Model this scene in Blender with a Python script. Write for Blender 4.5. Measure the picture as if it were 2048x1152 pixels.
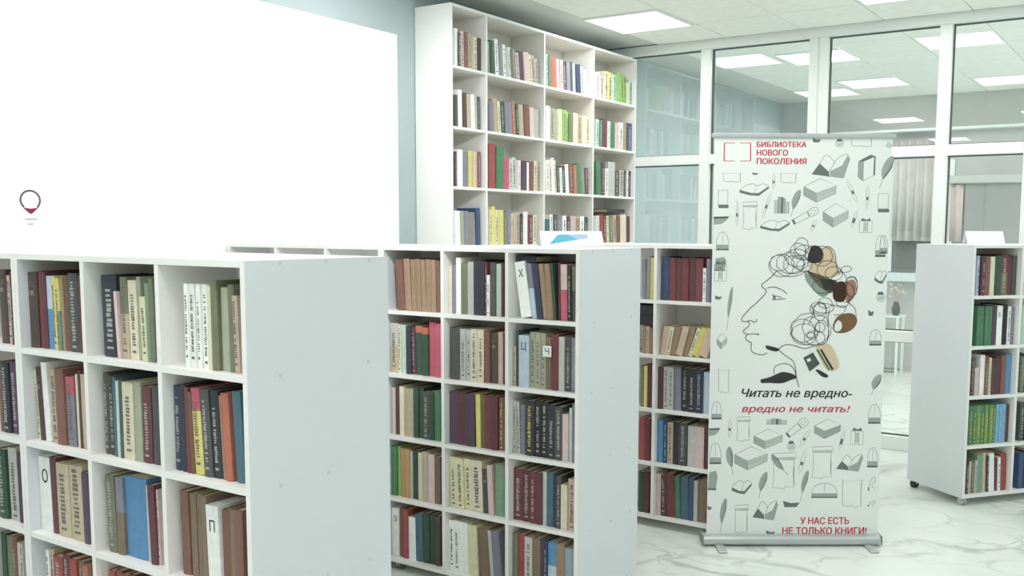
import bpy, bmesh, math, random
from mathutils import Matrix, Vector
from mathutils.geometry import delaunay_2d_cdt
random.seed(7)
for o in list(bpy.data.objects): bpy.data.objects.remove(o, do_unlink=True)
SC = bpy.context.scene
COL = SC.collection

# ---------------------------------------------------------------- camera, world, exposure
CAM_H = 1.6226
cd = bpy.data.cameras.new('camera'); cam = bpy.data.objects.new('camera', cd); COL.objects.link(cam)
R3 = (0.8358404227939835, 0.5489545307462467, 0.004439684306679829)
U3 = (-0.05910653045492728, 0.08194970955934934, 0.9948822358252855)
B3 = (0.5457812800757788, -0.8318252029581134, 0.10094367757585404)
cam.matrix_world = Matrix(((R3[0], U3[0], B3[0], 0), (R3[1], U3[1], B3[1], 0), (R3[2], U3[2], B3[2], CAM_H), (0, 0, 0, 1)))
cd.sensor_width = 36.0; cd.sensor_fit = 'HORIZONTAL'
cd.lens = 36.0 * 1956.5187 / 2048
cd.shift_x = -(1098.2010 - 1024) / 2048
cd.shift_y = (655.4632 - 576) / 2048
cd.clip_start = 0.05
SC.camera = cam
SC.view_settings.view_transform = 'Standard'; SC.view_settings.look = 'None'
SC.view_settings.gamma = 1.0; SC.view_settings.use_curve_mapping = False
SC.view_settings.exposure = 0.0
w = bpy.data.worlds.new('world'); SC.world = w; w.use_nodes = True
w.node_tree.nodes['Background'].inputs[0].default_value = (0.75, 0.85, 1, 1)
w.node_tree.nodes['Background'].inputs[1].default_value = 0.3
LAMP = 14.8          # radiance of the ceiling LED panels
LAMP_COL = (1.0, .992, .98)
try:
    SC.cycles.max_bounces = 16; SC.cycles.diffuse_bounces = 10; SC.cycles.transparent_max_bounces = 16
except Exception: pass
# spot added out of view to wash the board white; no projector is known
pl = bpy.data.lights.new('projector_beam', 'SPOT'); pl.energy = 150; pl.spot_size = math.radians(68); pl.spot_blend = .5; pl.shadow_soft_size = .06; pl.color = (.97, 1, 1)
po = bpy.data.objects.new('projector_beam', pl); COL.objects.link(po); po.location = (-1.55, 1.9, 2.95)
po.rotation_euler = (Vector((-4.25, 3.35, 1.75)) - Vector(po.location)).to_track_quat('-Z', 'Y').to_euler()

# ---------------------------------------------------------------- materials
def lin(h):
    h = h.lstrip('#'); r = []
    for i in (0, 2, 4):
        c = int(h[i:i+2], 16) / 255
        r.append(c / 12.92 if c <= .04045 else ((c + .055) / 1.055) ** 2.4)
    return r
MATS = {}
def mat(name, col, rough=.5, spec=.5, metal=0., vary=0., noise=0., nscale=30., bump=0., gain=1.):
    if name in MATS: return MATS[name]
    m = bpy.data.materials.new(name); m.use_nodes = True; nt = m.node_tree; b = nt.nodes['Principled BSDF']
    c = [min(.93, x * gain) for x in (lin(col) if isinstance(col, str) else col)]
    b.inputs['Base Color'].default_value = (*c, 1); b.inputs['Roughness'].default_value = rough
    b.inputs['Specular IOR Level'].default_value = spec; b.inputs['Metallic'].default_value = metal
    m.diffuse_color = (*c, 1)
    src = None
    if noise > 0 or vary > 0:
        rgb = nt.nodes.new('ShaderNodeRGB'); rgb.outputs[0].default_value = (*c, 1)
        hsv = nt.nodes.new('ShaderNodeHueSaturation'); nt.links.new(rgb.outputs[0], hsv.inputs['Color'])
        tc = nt.nodes.new('ShaderNodeTexCoord'); n = nt.nodes.new('ShaderNodeTexNoise')
        n.inputs['Scale'].default_value = nscale; n.inputs['Detail'].default_value = 3
        nt.links.new(tc.outputs['Object'], n.inputs['Vector'])
        mr = nt.nodes.new('ShaderNodeMapRange'); mr.inputs['From Min'].default_value = .3; mr.inputs['From Max'].default_value = .7
        mr.inputs['To Min'].default_value = 1 - noise; mr.inputs['To Max'].default_value = 1 + noise
        nt.links.new(n.outputs['Fac'], mr.inputs['Value']); src = mr.outputs[0]
        if vary > 0:
            oi = nt.nodes.new('ShaderNodeObjectInfo'); m2 = nt.nodes.new('ShaderNodeMapRange')
            m2.inputs['To Min'].default_value = 1 - vary; m2.inputs['To Max'].default_value = 1 + vary
            nt.links.new(oi.outputs['Random'], m2.inputs['Value'])
            mu = nt.nodes.new('ShaderNodeMath'); mu.operation = 'MULTIPLY'
            nt.links.new(src, mu.inputs[0]); nt.links.new(m2.outputs[0], mu.inputs[1]); src = mu.outputs[0]
        nt.links.new(src, hsv.inputs['Value']); nt.links.new(hsv.outputs[0], b.inputs['Base Color'])
        if bump > 0:
            bp = nt.nodes.new('ShaderNodeBump'); bp.inputs['Strength'].default_value = bump; bp.inputs['Distance'].default_value = .002
            nt.links.new(n.outputs['Fac'], bp.inputs['Height']); nt.links.new(bp.outputs[0], b.inputs['Normal'])
    MATS[name] = m
    return m
def emit(name, col, s):
    m = bpy.data.materials.new(name); m.use_nodes = True; nt = m.node_tree; nt.nodes.clear()
    e = nt.nodes.new('ShaderNodeEmission'); o = nt.nodes.new('ShaderNodeOutputMaterial')
    e.inputs[0].default_value = (*col, 1); e.inputs[1].default_value = s; nt.links.new(e.outputs[0], o.inputs[0]); return m
def glass_mat():
    m = bpy.data.materials.new('partition_glass'); m.use_nodes = True; nt = m.node_tree; nt.nodes.clear(); N = nt.nodes.new; L = nt.links.new
    g = N('ShaderNodeNewGeometry'); d = N('ShaderNodeVectorMath'); d.operation = 'DOT_PRODUCT'
    L(g.outputs['Incoming'], d.inputs[0]); L(g.outputs['Normal'], d.inputs[1])
    a = N('ShaderNodeMath'); a.operation = 'ABSOLUTE'; L(d.outputs['Value'], a.inputs[0])
    s = N('ShaderNodeMath'); s.operation = 'SUBTRACT'; s.inputs[0].default_value = 1; L(a.outputs[0], s.inputs[1])
    p = N('ShaderNodeMath'); p.operation = 'POWER'; p.inputs[1].default_value = 5; L(s.outputs[0], p.inputs[0])
    q = N('ShaderNodeMath'); q.operation = 'MULTIPLY_ADD'; q.inputs[1].default_value = .93; q.inputs[2].default_value = .07; L(p.outputs[0], q.inputs[0])
    t = N('ShaderNodeBsdfTransparent'); t.inputs[0].default_value = (.97, .985, .98, 1)
    gl = N('ShaderNodeBsdfGlossy'); gl.inputs['Roughness'].default_value = 0.01; gl.inputs['Color'].default_value = (.95, 1, .98, 1)
    mx = N('ShaderNodeMixShader'); L(q.outputs[0], mx.inputs[0]); L(t.outputs[0], mx.inputs[1]); L(gl.outputs[0], mx.inputs[2])
    o = N('ShaderNodeOutputMaterial'); L(mx.outputs[0], o.inputs[0]); return m
def marble():
    m = bpy.data.materials.new('marble_floor'); m.use_nodes = True; nt = m.node_tree; b = nt.nodes['Principled BSDF']; N = nt.nodes.new; L = nt.links.new
    tc = N('ShaderNodeTexCoord'); mp = N('ShaderNodeMapping'); mp.inputs['Scale'].default_value = (1.0, 1.5, 1); mp.inputs['Rotation'].default_value = (0, 0, .7); L(tc.outputs['Object'], mp.inputs[0])
    n1 = N('ShaderNodeTexNoise'); n1.inputs['Scale'].default_value = 1.3; n1.inputs['Detail'].default_value = 6; L(mp.outputs[0], n1.inputs['Vector'])
    mixv = N('ShaderNodeVectorMath'); mixv.operation = 'MULTIPLY_ADD'; mixv.inputs[1].default_value = (1.1, 1.1, 0)
    L(n1.outputs['Color'], mixv.inputs[0]); L(mp.outputs[0], mixv.inputs[2])
    def veins(scale, w0):
        v = N('ShaderNodeTexVoronoi'); v.feature = 'DISTANCE_TO_EDGE'; v.inputs['Scale'].default_value = scale; L(mixv.outputs[0], v.inputs['Vector'])
        r = N('ShaderNodeMapRange'); r.inputs['From Min'].default_value = 0; r.inputs['From Max'].default_value = w0
        r.inputs['To Min'].default_value = 1; r.inputs['To Max'].default_value = 0; L(v.outputs['Distance'], r.inputs['Value']); return r.outputs[0]
    va = veins(1.1, .05); vb = veins(2.6, .05)
    n2 = N('ShaderNodeTexNoise'); n2.inputs['Scale'].default_value = 2.0; n2.inputs['Detail'].default_value = 3; L(mp.outputs[0], n2.inputs['Vector'])
    r2 = N('ShaderNodeMapRange'); r2.inputs['From Min'].default_value = .45; r2.inputs['From Max'].default_value = .68; L(n2.outputs['Fac'], r2.inputs['Value'])
    mm = N('ShaderNodeMath'); mm.operation = 'MULTIPLY'; L(vb, mm.inputs[0]); L(r2.outputs[0], mm.inputs[1])
    m3 = N('ShaderNodeMath'); m3.operation = 'MULTIPLY'; L(va, m3.inputs[0]); 
    n3 = N('ShaderNodeTexNoise'); n3.inputs['Scale'].default_value = 1.2; L(mp.outputs[0], n3.inputs['Vector'])
    r3 = N('ShaderNodeMapRange'); r3.inputs['From Min'].default_value = .4; r3.inputs['From Max'].default_value = .62; L(n3.outputs['Fac'], r3.inputs['Value']); L(r3.outputs[0], m3.inputs[1])
    mxm = N('ShaderNodeMath'); mxm.operation = 'MAXIMUM'; L(mm.outputs[0], mxm.inputs[0]); L(m3.outputs[0], mxm.inputs[1])
    mk = N('ShaderNodeMath'); mk.operation = 'MULTIPLY'; mk.inputs[1].default_value = .55; L(mxm.outputs[0], mk.inputs[0])
    base = N('ShaderNodeMix'); base.data_type = 'RGBA'; L(n2.outputs['Fac'], base.inputs['Factor'])
    base.inputs['A'].default_value = (*lin('#d9dfda'), 1); base.inputs['B'].default_value = (*lin('#f0f3ee'), 1)
    mc = N('ShaderNodeMix'); mc.data_type = 'RGBA'; L(mk.outputs[0], mc.inputs['Factor']); L(base.outputs['Result'], mc.inputs['A']); mc.inputs['B'].default_value = (*lin('#8b9290'), 1)
    L(mc.outputs['Result'], b.inputs['Base Color']); b.inputs['Roughness'].default_value = .22; b.inputs['Specular IOR Level'].default_value = .4
    return m
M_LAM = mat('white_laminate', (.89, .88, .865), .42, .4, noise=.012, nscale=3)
M_LAMS = mat('end_panel_laminate', (.72, .745, .775), .45, .4, noise=.012, nscale=2)  # white laminate made darker and bluer: end panel shade put into the colour
M_WALL = mat('pale_blue_paint', (.435, .515, .53), .7, .2, noise=.02, nscale=6, bump=.1)
M_WHITE = mat('white_wall_paint', (.86, .86, .85), .7, .2, noise=.02, nscale=5)
M_BOARD = mat('gloss_white_panel', (.93, .93, .93), .45, .3)
M_CEIL = mat('ceiling_tile', (.90, .92, .875), .9, .1, noise=.03, nscale=14, bump=.3)
M_GRID = mat('ceiling_grid_metal', (.66, .68, .65), .6, .3)
M_PVC = mat('white_window_profile', (.86, .89, .88), .35, .5)
M_GASKET = mat('grey_rubber_gasket', '#5c625f', .7, .2)
M_GLASS = glass_mat()
M_FLOOR = marble()
M_LAMP = emit('led_panel_light', LAMP_COL, LAMP)
M_LAMP_FAR = emit('led_panel_light_hall', LAMP_COL, LAMP*1.35)
M_METAL = mat('brushed_aluminium', '#c2c6c6', .38, .5, metal=.35)
M_GREY = mat('grey_plastic', '#7d8482', .5, .4)
M_DARK = mat('dark_rubber', '#3a3d3d', .6, .3)
M_PAPER = mat('page_paper', '#cfc4a8', .8, .1, noise=.06, nscale=60)
BG = 1.18
CODES = dict(bk=('#2e2c30', 'black'), nk=('#33353f', 'blue black'), ch=('#50504f', 'charcoal'), gy=('#85847f', 'grey'), lg=('#b3b3ae', 'light grey'), lg2=('#5f9348', 'light green'),
 wh=('#e3e5e3', 'white'), cr=('#d2c8ad', 'cream'), be=('#b3a587', 'beige'), tn=('#9b7b5e', 'tan'), br=('#755444', 'brown'), bn=('#7e5145', 'red brown'), bw=('#7c6650', 'olive brown'),
 db=('#51403b', 'dark brown'), mr=('#643440', 'maroon'), rd=('#a03f3e', 'red'), dr=('#75343a', 'dark red'), pk=('#c04c68', 'pink'), lp=('#ccb0ae', 'pale pink'), pe=('#c2a890', 'peach'),
 ye=('#cfc452', 'yellow'), py=('#cfcb9f', 'pale yellow'), ol=('#6f7358', 'olive'), os=('#9ea188', 'sage'), ob=('#6a5a34', 'dark mustard'), dg=('#31503f', 'dark green'), gs=('#6e8f76', 'grey green'),
 gn=('#3f7c55', 'green'), lm=('#7fb640', 'lime green'), mg=('#aac8bb', 'mint'), tl=('#41687a', 'teal'), bl=('#4789bd', 'blue'), sb=('#62aed8', 'sky blue'), nb=('#37507e', 'royal blue'), nv=('#2e3a56', 'navy'),
 lb=('#b2c3d8', 'light blue'), gb=('#8398a2', 'grey blue'), pu=('#553f57', 'purple'), vi=('#7d7a8c', 'violet grey'), oc=('#b48a4d', 'ochre'))
CODES['or'] = ('#b45f41', 'orange')
def bm_(code):
    c = lin(CODES[code][0]); l = .3*c[0]+.59*c[1]+.11*c[2]
    c = [(.78*x+.22*l)*BG+.012 for x in c]
    return mat('cover_' + CODES[code][1].replace(' ', '_'), c, .5, .35, vary=.09, noise=.07, nscale=40)
PR = dict(p=mat('pale_spine_print', '#a9aaa6', .5, .2), k=mat('dark_spine_print', '#7d7670', .6, .2), y=mat('gold_spine_print', '#c8b766', .4, .4), b=mat('band_spine_print', '#8d8378', .5, .2))
M_INK = mat('black_ink', '#3b3d40', .7, .1)
M_RED = mat('red_ink', '#c8485a', .7, .1)

# ---------------------------------------------------------------- geometry helpers
def link(o, parent=None):
    COL.objects.link(o)
    if parent is not None: o.parent = parent
    return o
def box_data(bm, lo, hi, mi=0, M=None):
    vs = [bm.verts.new((M @ Vector(p)) if M else p) for p in [(lo[0], lo[1], lo[2]), (hi[0], lo[1], lo[2]), (hi[0], hi[1], lo[2]), (lo[0], hi[1], lo[2]), (lo[0], lo[1], hi[2]), (hi[0], lo[1], hi[2]), (hi[0], hi[1], hi[2]), (lo[0], hi[1], hi[2])]]
    for f in ((0, 3, 2, 1), (4, 5, 6, 7), (0, 1, 5, 4), (1, 2, 6, 5), (2, 3, 7, 6), (3, 0, 4, 7)):
        bm.faces.new([vs[i] for i in f]).material_index = mi
    return vs
def done(name, bm, mats, parent=None, loc=None, rz=0, smooth=False):
    me = bpy.data.meshes.new(name); bm.normal_update(); bm.to_mesh(me); bm.free()
    for m in (mats if isinstance(mats, (list, tuple)) else [mats]): me.materials.append(m)
    if smooth:
        for p in me.polygons: p.use_smooth = True
    o = bpy.data.objects.new(name, me); link(o, parent)
    if loc: o.location = loc
    if rz: o.rotation_euler.z = rz
    return o
def box(name, lo, hi, m, parent=None, bev=0., loc=None, rz=0):
    bm = bmesh.new(); box_data(bm, lo, hi)
    if bev > 0: bmesh.ops.bevel(bm, geom=bm.edges[:], offset=bev, segments=1, affect='EDGES')
    return done(name, bm, m, parent, loc, rz)
def cyl_data(bm, c, r, h, axis='Z', n=16, r2=None, mi=0):
    r2 = r if r2 is None else r2
    ring = []
    for k, (rr, t) in enumerate(((r, -h/2), (r2, h/2))):
        vs = []
        for i in range(n):
            a = 2*math.pi*i/n; x, y = rr*math.cos(a), rr*math.sin(a)
            p = {'Z': (x, y, t), 'X': (t, x, y), 'Y': (x, t, y)}[axis]
            vs.append(bm.verts.new((c[0]+p[0], c[1]+p[1], c[2]+p[2])))
        ring.append(vs)
    for i in range(n):
        bm.faces.new((ring[0][i], ring[0][(i+1) % n], ring[1][(i+1) % n], ring[1][i])).material_index = mi
    for vs in ring: bm.faces.new(vs).material_index = mi
    bmesh.ops.recalc_face_normals(bm, faces=bm.faces[:])
def cyl(name, c, r, h, m, parent=None, axis='Z', n=16, r2=None):
    bm = bmesh.new(); cyl_data(bm, c, r, h, axis, n, r2); return done(name, bm, m, parent)
def thing(name, label, cat, loc=(0, 0, 0), rz=0, group=None):
    o = bpy.data.objects.new(name, None); link(o); o.location = loc; o.rotation_euler.z = rz; o.empty_display_size = .1
    return tag(o, label, cat, group)
def tag(o, label, cat, group=None, kind=None):
    o['label'] = label; o['category'] = cat
    if group: o['group'] = group
    if kind: o['kind'] = kind
    return o
def struct(o, label=None, cat=None):
    o['kind'] = 'structure'
    if label: o['label'] = label
    o['category'] = cat or o.name.split('_')[0]
    return o

# ---------------------------------------------------------------- measures (metres)
XW = -4.253; XR = 3.2; YB = -5.2; YG = 7.353; YF = 11.58; ZC = 3.12
# ---------------------------------------------------------------- room shell
struct(box('floor', (XW-.15, YB-.15, -.12), (XR+.15, YF+.15, 0), M_FLOOR), 'white marble floor with grey veins', 'floor')
struct(box('wall_left', (XW-.15, YB-.15, 0), (XW, YF+.15, ZC+.2), M_WALL), 'pale blue painted side wall', 'wall')
struct(box('wall_right', (XR, YB-.15, 0), (XR+.15, YF+.15, ZC+.2), M_WALL), 'pale painted wall opposite the board', 'wall')
struct(box('wall_back', (XW, YB-.15, 0), (XR, YB, ZC+.2), M_WHITE), 'white painted wall behind the viewer', 'wall')
M_FAR = mat('grey_far_wall_paint', (.56, .555, .55), .8, .2, noise=.03, nscale=4)
struct(box('wall_far', (XW, YF, 0), (XR, YF+.15, ZC+.2), M_FAR), 'grey wall of the hall beyond the glass', 'wall')
ceil = struct(box('ceiling', (XW-.15, YB-.15, ZC+.012), (XR+.15, YF+.15, ZC+.15), M_GRID), 'suspended ceiling of pale square tiles', 'ceiling')
# lamp lower corners (x, y)
LN = [(-3.76, 6.15), (-1.93, 6.15), (-.1, 6.15), (-3.76, 3.72), (-1.93, 3.72), (-.1, 3.72), (-3.76, .6), (-1.93, .6), (-.1, .6), (-1.93, -1.1), (-.1, -1.1), (1.7, -1.1), (-3.76, -2.75), (-1.93, -2.75), (-.1, -2.75)]  # fourth row is added out of view to brighten the shelf fronts
LF = [(-3.12, 8.26), (-3.12, 10.02), (-.5, 8.26), (1.4, 8.26), (-.5, 10.02), (1.4, 10.02), (.45, 8.9), (2.3, 8.9), (.45, 10.7), (2.3, 10.7)]  # all but the first two are added out of view to brighten the hall
tile_bm = bmesh.new(); box_data(tile_bm, (.004, .004, 0), (.596, .596, .012)); bmesh.ops.bevel(tile_bm, geom=[e for e in tile_bm.edges if all(v.co.z < .001 for v in e.verts)], offset=.003, segments=1, affect='EDGES')
tile_me = bpy.data.meshes.new('ceiling_tile'); tile_bm.to_mesh(tile_me); tile_bm.free(); tile_me.materials.append(M_CEIL)
ys = [YG - .018 - .6*(k+1) for k in range(19)] + [YG + .1 + .6*k for k in range(7)]
for y in ys:
    for k in range(12):
        x = -3.755 + .6*k - .6*0
        if x + .6 > XR: continue
        c = (x+.3, y+.3)
        if any(abs(c[0]-(lx+.3)) < .59 and abs(c[1]-(ly+.3)) < .59 and False for lx, ly in LN+LF): continue
        o = bpy.data.objects.new('ceiling_tile', tile_me); link(o, ceil); o.location = (x, y, ZC)
def lamp(x, y, label, group, lm=None):
    t = thing('ceiling_lamp', label, 'lamp', (x, y, ZC), 0, group)
    bm = bmesh.new()
    for a in (((0, 0, -.012), (.595, .018, -.001)), ((0, .577, -.012), (.595, .595, -.001)), ((0, .018, -.012), (.018, .577, -.001)), ((.577, .018, -.012), (.595, .577, -.001))): box_data(bm, *a)
    done('lamp_frame', bm, M_PVC, t)
    box('diffuser', (.018, .018, -.009), (.577, .577, -.002), lm or M_LAMP, t)
rn = ['in the row by the glass partition', 'in the second row from the glass', 'in the third row from the glass', 'in the fourth row from the glass', 'in the row farthest from the glass']
for i, (x, y) in enumerate(LN):
    lamp(x, y, 'square LED ceiling panel %s, %s' % (['first from the board wall', 'second from the board wall', 'third from the board wall'][i % 3], rn[i//3]), 'LED panels in the reading room ceiling')
for (x, y), l in zip(LF, ('LED ceiling panel just beyond the glass partition', 'LED ceiling panel in the far hall near its end wall', 'LED ceiling panel beyond the glass, by the blind, near row', 'LED ceiling panel beyond the glass, by the outer wall, near row', 'LED ceiling panel beyond the glass, by the blind, far row', 'LED ceiling panel beyond the glass, by the outer wall, far row', 'out of view LED panel beyond the glass, first of four', 'out of view LED panel beyond the glass, second of four', 'out of view LED panel beyond the glass, third of four', 'out of view LED panel beyond the glass, last of four')):
    lamp(x, y, l, 'LED panels beyond the glass', M_LAMP_FAR)

# board on the left wall with its stickers
t = thing('wall_board', 'large glossy white board covering the side wall', 'board', (XW, 0, 0))
box('board_panel', (.002, .9, .7), (.022, 4.68, 2.80), M_BOARD, t, .003)
box('board_trim', (.002, 4.68, .7), (.026, 4.70, 2.82), M_BOARD, t)
box('board_trim', (.002, .9, 2.80), (.026, 4.68, 2.82), M_BOARD, t)
t = thing('map_pin_sticker', 'map pin sticker with a dark red tip on the white board', 'sticker', (XW+.0222, 2.340, 1.735))
bm = bmesh.new()
n = 24
def pin(r0, k): return [(0, r0*math.cos(a)*1.0, r0*math.sin(a)*.95) for a in [math.radians(-48 + i*276/n) for i in range(n+1)]]
outer = pin(.047, 0); inner = pin(.0385, 0)
vo = [bm.verts.new((.0006, p[1], p[2])) for p in outer]; vi = [bm.verts.new((.0006, p[1], p[2])) for p in inner]
for i in range(n): bm.faces.new((vo[i], vo[i+1], vi[i+1], vi[i]))
done('pin_outline', bm, mat('grey_pink_ink', '#6a5560', .6, .2), t)
bm = bmesh.new(); pts = [(-.035, -.031), (-.02, -.034), (0, -.037), (.02, -.034), (.035, -.031), (.008, -.056), (0, -.060), (-.008, -.056)]
bm.faces.new([bm.verts.new((.0006, a, b)) for a, b in pts]); done('pin_tip', bm, mat('wine_red_ink', '#8a2c4a', .6, .2), t)
for j, (yy, zz, ww) in enumerate(((0, -.082, .052), (-.004, -.104, .022))):
    bm = bmesh.new()
    q = -ww/2
    while q < ww/2:
        l = random.uniform(.003, .008); box_data(bm, (.0003, yy+q, zz-.004), (.0008, yy+q+l, zz+.004)); q += l+.0015
    done('small_print', bm, mat('faint_print', '#a9b3b0', .6, .2), t)

# ---------------------------------------------------------------- glass partition
gp = bpy.data.objects.new('window_1', None); link(gp); struct(gp, 'white framed glass partition wall between the two rooms', 'window')
gp.location = (0, YG, 0)
MULL = [(-4.25, -4.19), (-3.385, -3.30), (-2.50, -2.355), (-1.57, -1.485), (-1.0, -.92), (-.15, -.07), (.75, .89), (1.65, 1.73), (2.45, 2.53), (3.12, 3.2)]
for i, (a, b) in enumerate(MULL):
    if i == 2 or i == 6:
        mid = (a+b)/2; box('mullion', (a, 0, 0), (mid-.004, .08, 3.05), M_PVC, gp, .004); box('mullion', (mid+.004, 0, 0), (b, .08, 3.05), M_PVC, gp, .004)
        box('mullion', (mid-.004, .012, 0), (mid+.004, .07, 3.05), M_PVC, gp)
    else: box('mullion', (a, 0, 0), (b, .08, 3.05), M_PVC, gp, .004)
box('header', (-4.25, -.005, 3.05), (3.2, .09, 3.125), M_PVC, gp, .003)
for i in range(len(MULL)-1):
    a, b = MULL[i][1], MULL[i+1][0]
    rails = [(0, .105), (2.1446, 2.2221)]
    if i >= 1: rails.append((.805, .887))
    rails.sort()
    for z0, z1 in rails: box('transom', (a, .002, z0), (b, .078, z1), M_PVC, gp, .004)
    zs = [z for r in rails for z in r][1:] + [3.05]
    for z0, z1 in zip(zs[0::2], zs[1::2]):
        box('glass_pane', (a+.006, .060, z0+.006), (b-.006, .064, z1-.006), M_GLASS, gp)
        bm = bmesh.new(); g = .007
        for q in (((a, .045, z0), (a+g, .075, z1)), ((b-g, .045, z0), (b, .075, z1)), ((a+g, .045, z0), (b-g, .075, z0+g)), ((a+g, .045, z1-g), (b-g, .075, z1))): box_data(bm, *q)
        done('gasket_frame', bm, M_GASKET, gp)

# ---------------------------------------------------------------- hall beyond the glass
struct(box('trim_1', (XW, YF-.16, 2.715), (XR, YF, 2.742), M_PVC), 'thin white ledge high on the far wall', 'ledge')
struct(box('trim_2', (-4.0, YF-.14, 1.045), (-1.9, YF, 1.14), mat('sill_white', (.72, .8, .79), .4, .4)), 'white window sill below the far curtains', 'sill')
wn = bpy.data.objects.new('window_2', None); link(wn); struct(wn, 'dark night window behind the far curtains', 'window'); wn.location = (0, YF, 0)
M_NIGHT = mat('night_glass', '#6d6a6e', .12, .6)
box('glass_pane', (-3.35, -.015, 1.15), (-2.95, -.005, 2.35), M_NIGHT, wn)
box('glass_pane', (-2.9, -.015, 1.15), (-2.3, -.005, 2.35), M_NIGHT, wn)
for a in (-3.42, -2.94, -2.3): box('window_frame', (a, -.03, 1.15), (a+.05, 0, 2.4), M_PVC, wn)
def curtain(x0, x1, z0, z1, label, m):
    bm = bmesh.new(); n = 48; rows = []
    for zz in (z0, (z0+z1)/2, z1):
        r = []
        for i in range(n+1):
            u = i/n; r.append(bm.verts.new((x0+(x1-x0)*u, YF-.09+.022*math.sin(u*math.pi*2*((x1-x0)/.09))*(1.15-.3*(zz-z0)/(z1-z0)), zz)))
        rows.append(r)
    for a, b in zip(rows, rows[1:]):
        for i in range(n): bm.faces.new((a[i], a[i+1], b[i+1], b[i]))
    o = done('curtain', bm, m, smooth=True); s = o.modifiers.new('s', 'SOLIDIFY'); s.thickness = .004
    return tag(o, label, 'curtain', 'curtains in the far hall')
M_CURT = mat('curtain_cloth', (.62, .58, .56), .9, .1, noise=.06, nscale=8)
curtain(-2.88, -2.42, 1.50, 2.62, 'wide pale curtain beyond the glass, beside the banner', M_CURT)
curtain(-2.26, -2.14, 1.50, 2.12, 'narrow pinkish curtain beside the grey blind', mat('curtain_pink', (.6, .5, .49), .9, .1, noise=.06, nscale=8))
t = thing('roller_blind', 'wide plain grey roller blind on the far wall', 'blind', (0, YF, 0))
box('blind_cassette', (-2.30, -.13, 2.13), (-.6, -.02, 2.22), mat('cassette_grey', (.55, .56, .55), .5, .3), t, .01)
box('blind_fabric', (-2.12, -.08, 1.25), (-.7, -.076, 2.13), mat('blind_fabric', (.30, .305, .30), .9, .1, noise=.03, nscale=10), t)
box('bottom_bar', (-2.12, -.088, 1.225), (-.7, -.068, 1.25), M_GREY, t)
t = thing('plant_stand', 'white metal frame stand against the far wall', 'stand', (-2.85, YF-.30, 0))
for x in (-.24, .14):
    for y in (-.12, .14): box('leg', (x, y-.012, 0), (x+.024, y+.012, .655), M_PVC, t)
box('top_plate', (-.25, -.14, .655), (.175, .16, .672), M_PVC, t)
for y in (-.12, .14): box('crossbar', (-.216, y-.008, .035), (.14, y+.008, .052), M_GREY, t)
t = thing('dried_flower_vase', 'pale dried flowers in a dark vase on the white stand', 'vase', (-2.75, YF-.30, .672))
bm = bmesh.new()
prof = [(.03, 0), (.045, .03), (.045, .09), (.025, .13), (.03, .15)]
rings = [[bm.verts.new((r*math.cos(2*math.pi*i/14), r*math.sin(2*math.pi*i/14), z)) for i in range(14)] for r, z in prof]
for a, b in zip(rings, rings[1:]):
    for i in range(14): bm.faces.new((a[i], a[(i+1) % 14], b[(i+1) % 14], b[i]))
bm.faces.new(rings[0][::-1]); done('vase', bm, mat('dark_vase', '#5a5654', .4, .4), t, smooth=True)
bm = bmesh.new()
for k in range(26):
    a = random.uniform(0, 6.28); s = random.uniform(.02, .11); h = random.uniform(.2, .36)
    p0 = Vector((0, 0, .14)); p1 = Vector((s*math.cos(a), s*math.sin(a), h)); d = Vector((-math.sin(a), math.cos(a), 0))*.0015
    bm.faces.new([bm.verts.new(v) for v in (p0-d, p0+d, p1+d, p1-d)])
    bmesh.ops.create_icosphere(bm, subdivisions=1, radius=random.uniform(.010, .02), matrix=Matrix.Translation(p1))
done('flowers', bm, mat('dried_petal', '#c9c6b8', .9, .1), t)

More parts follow.
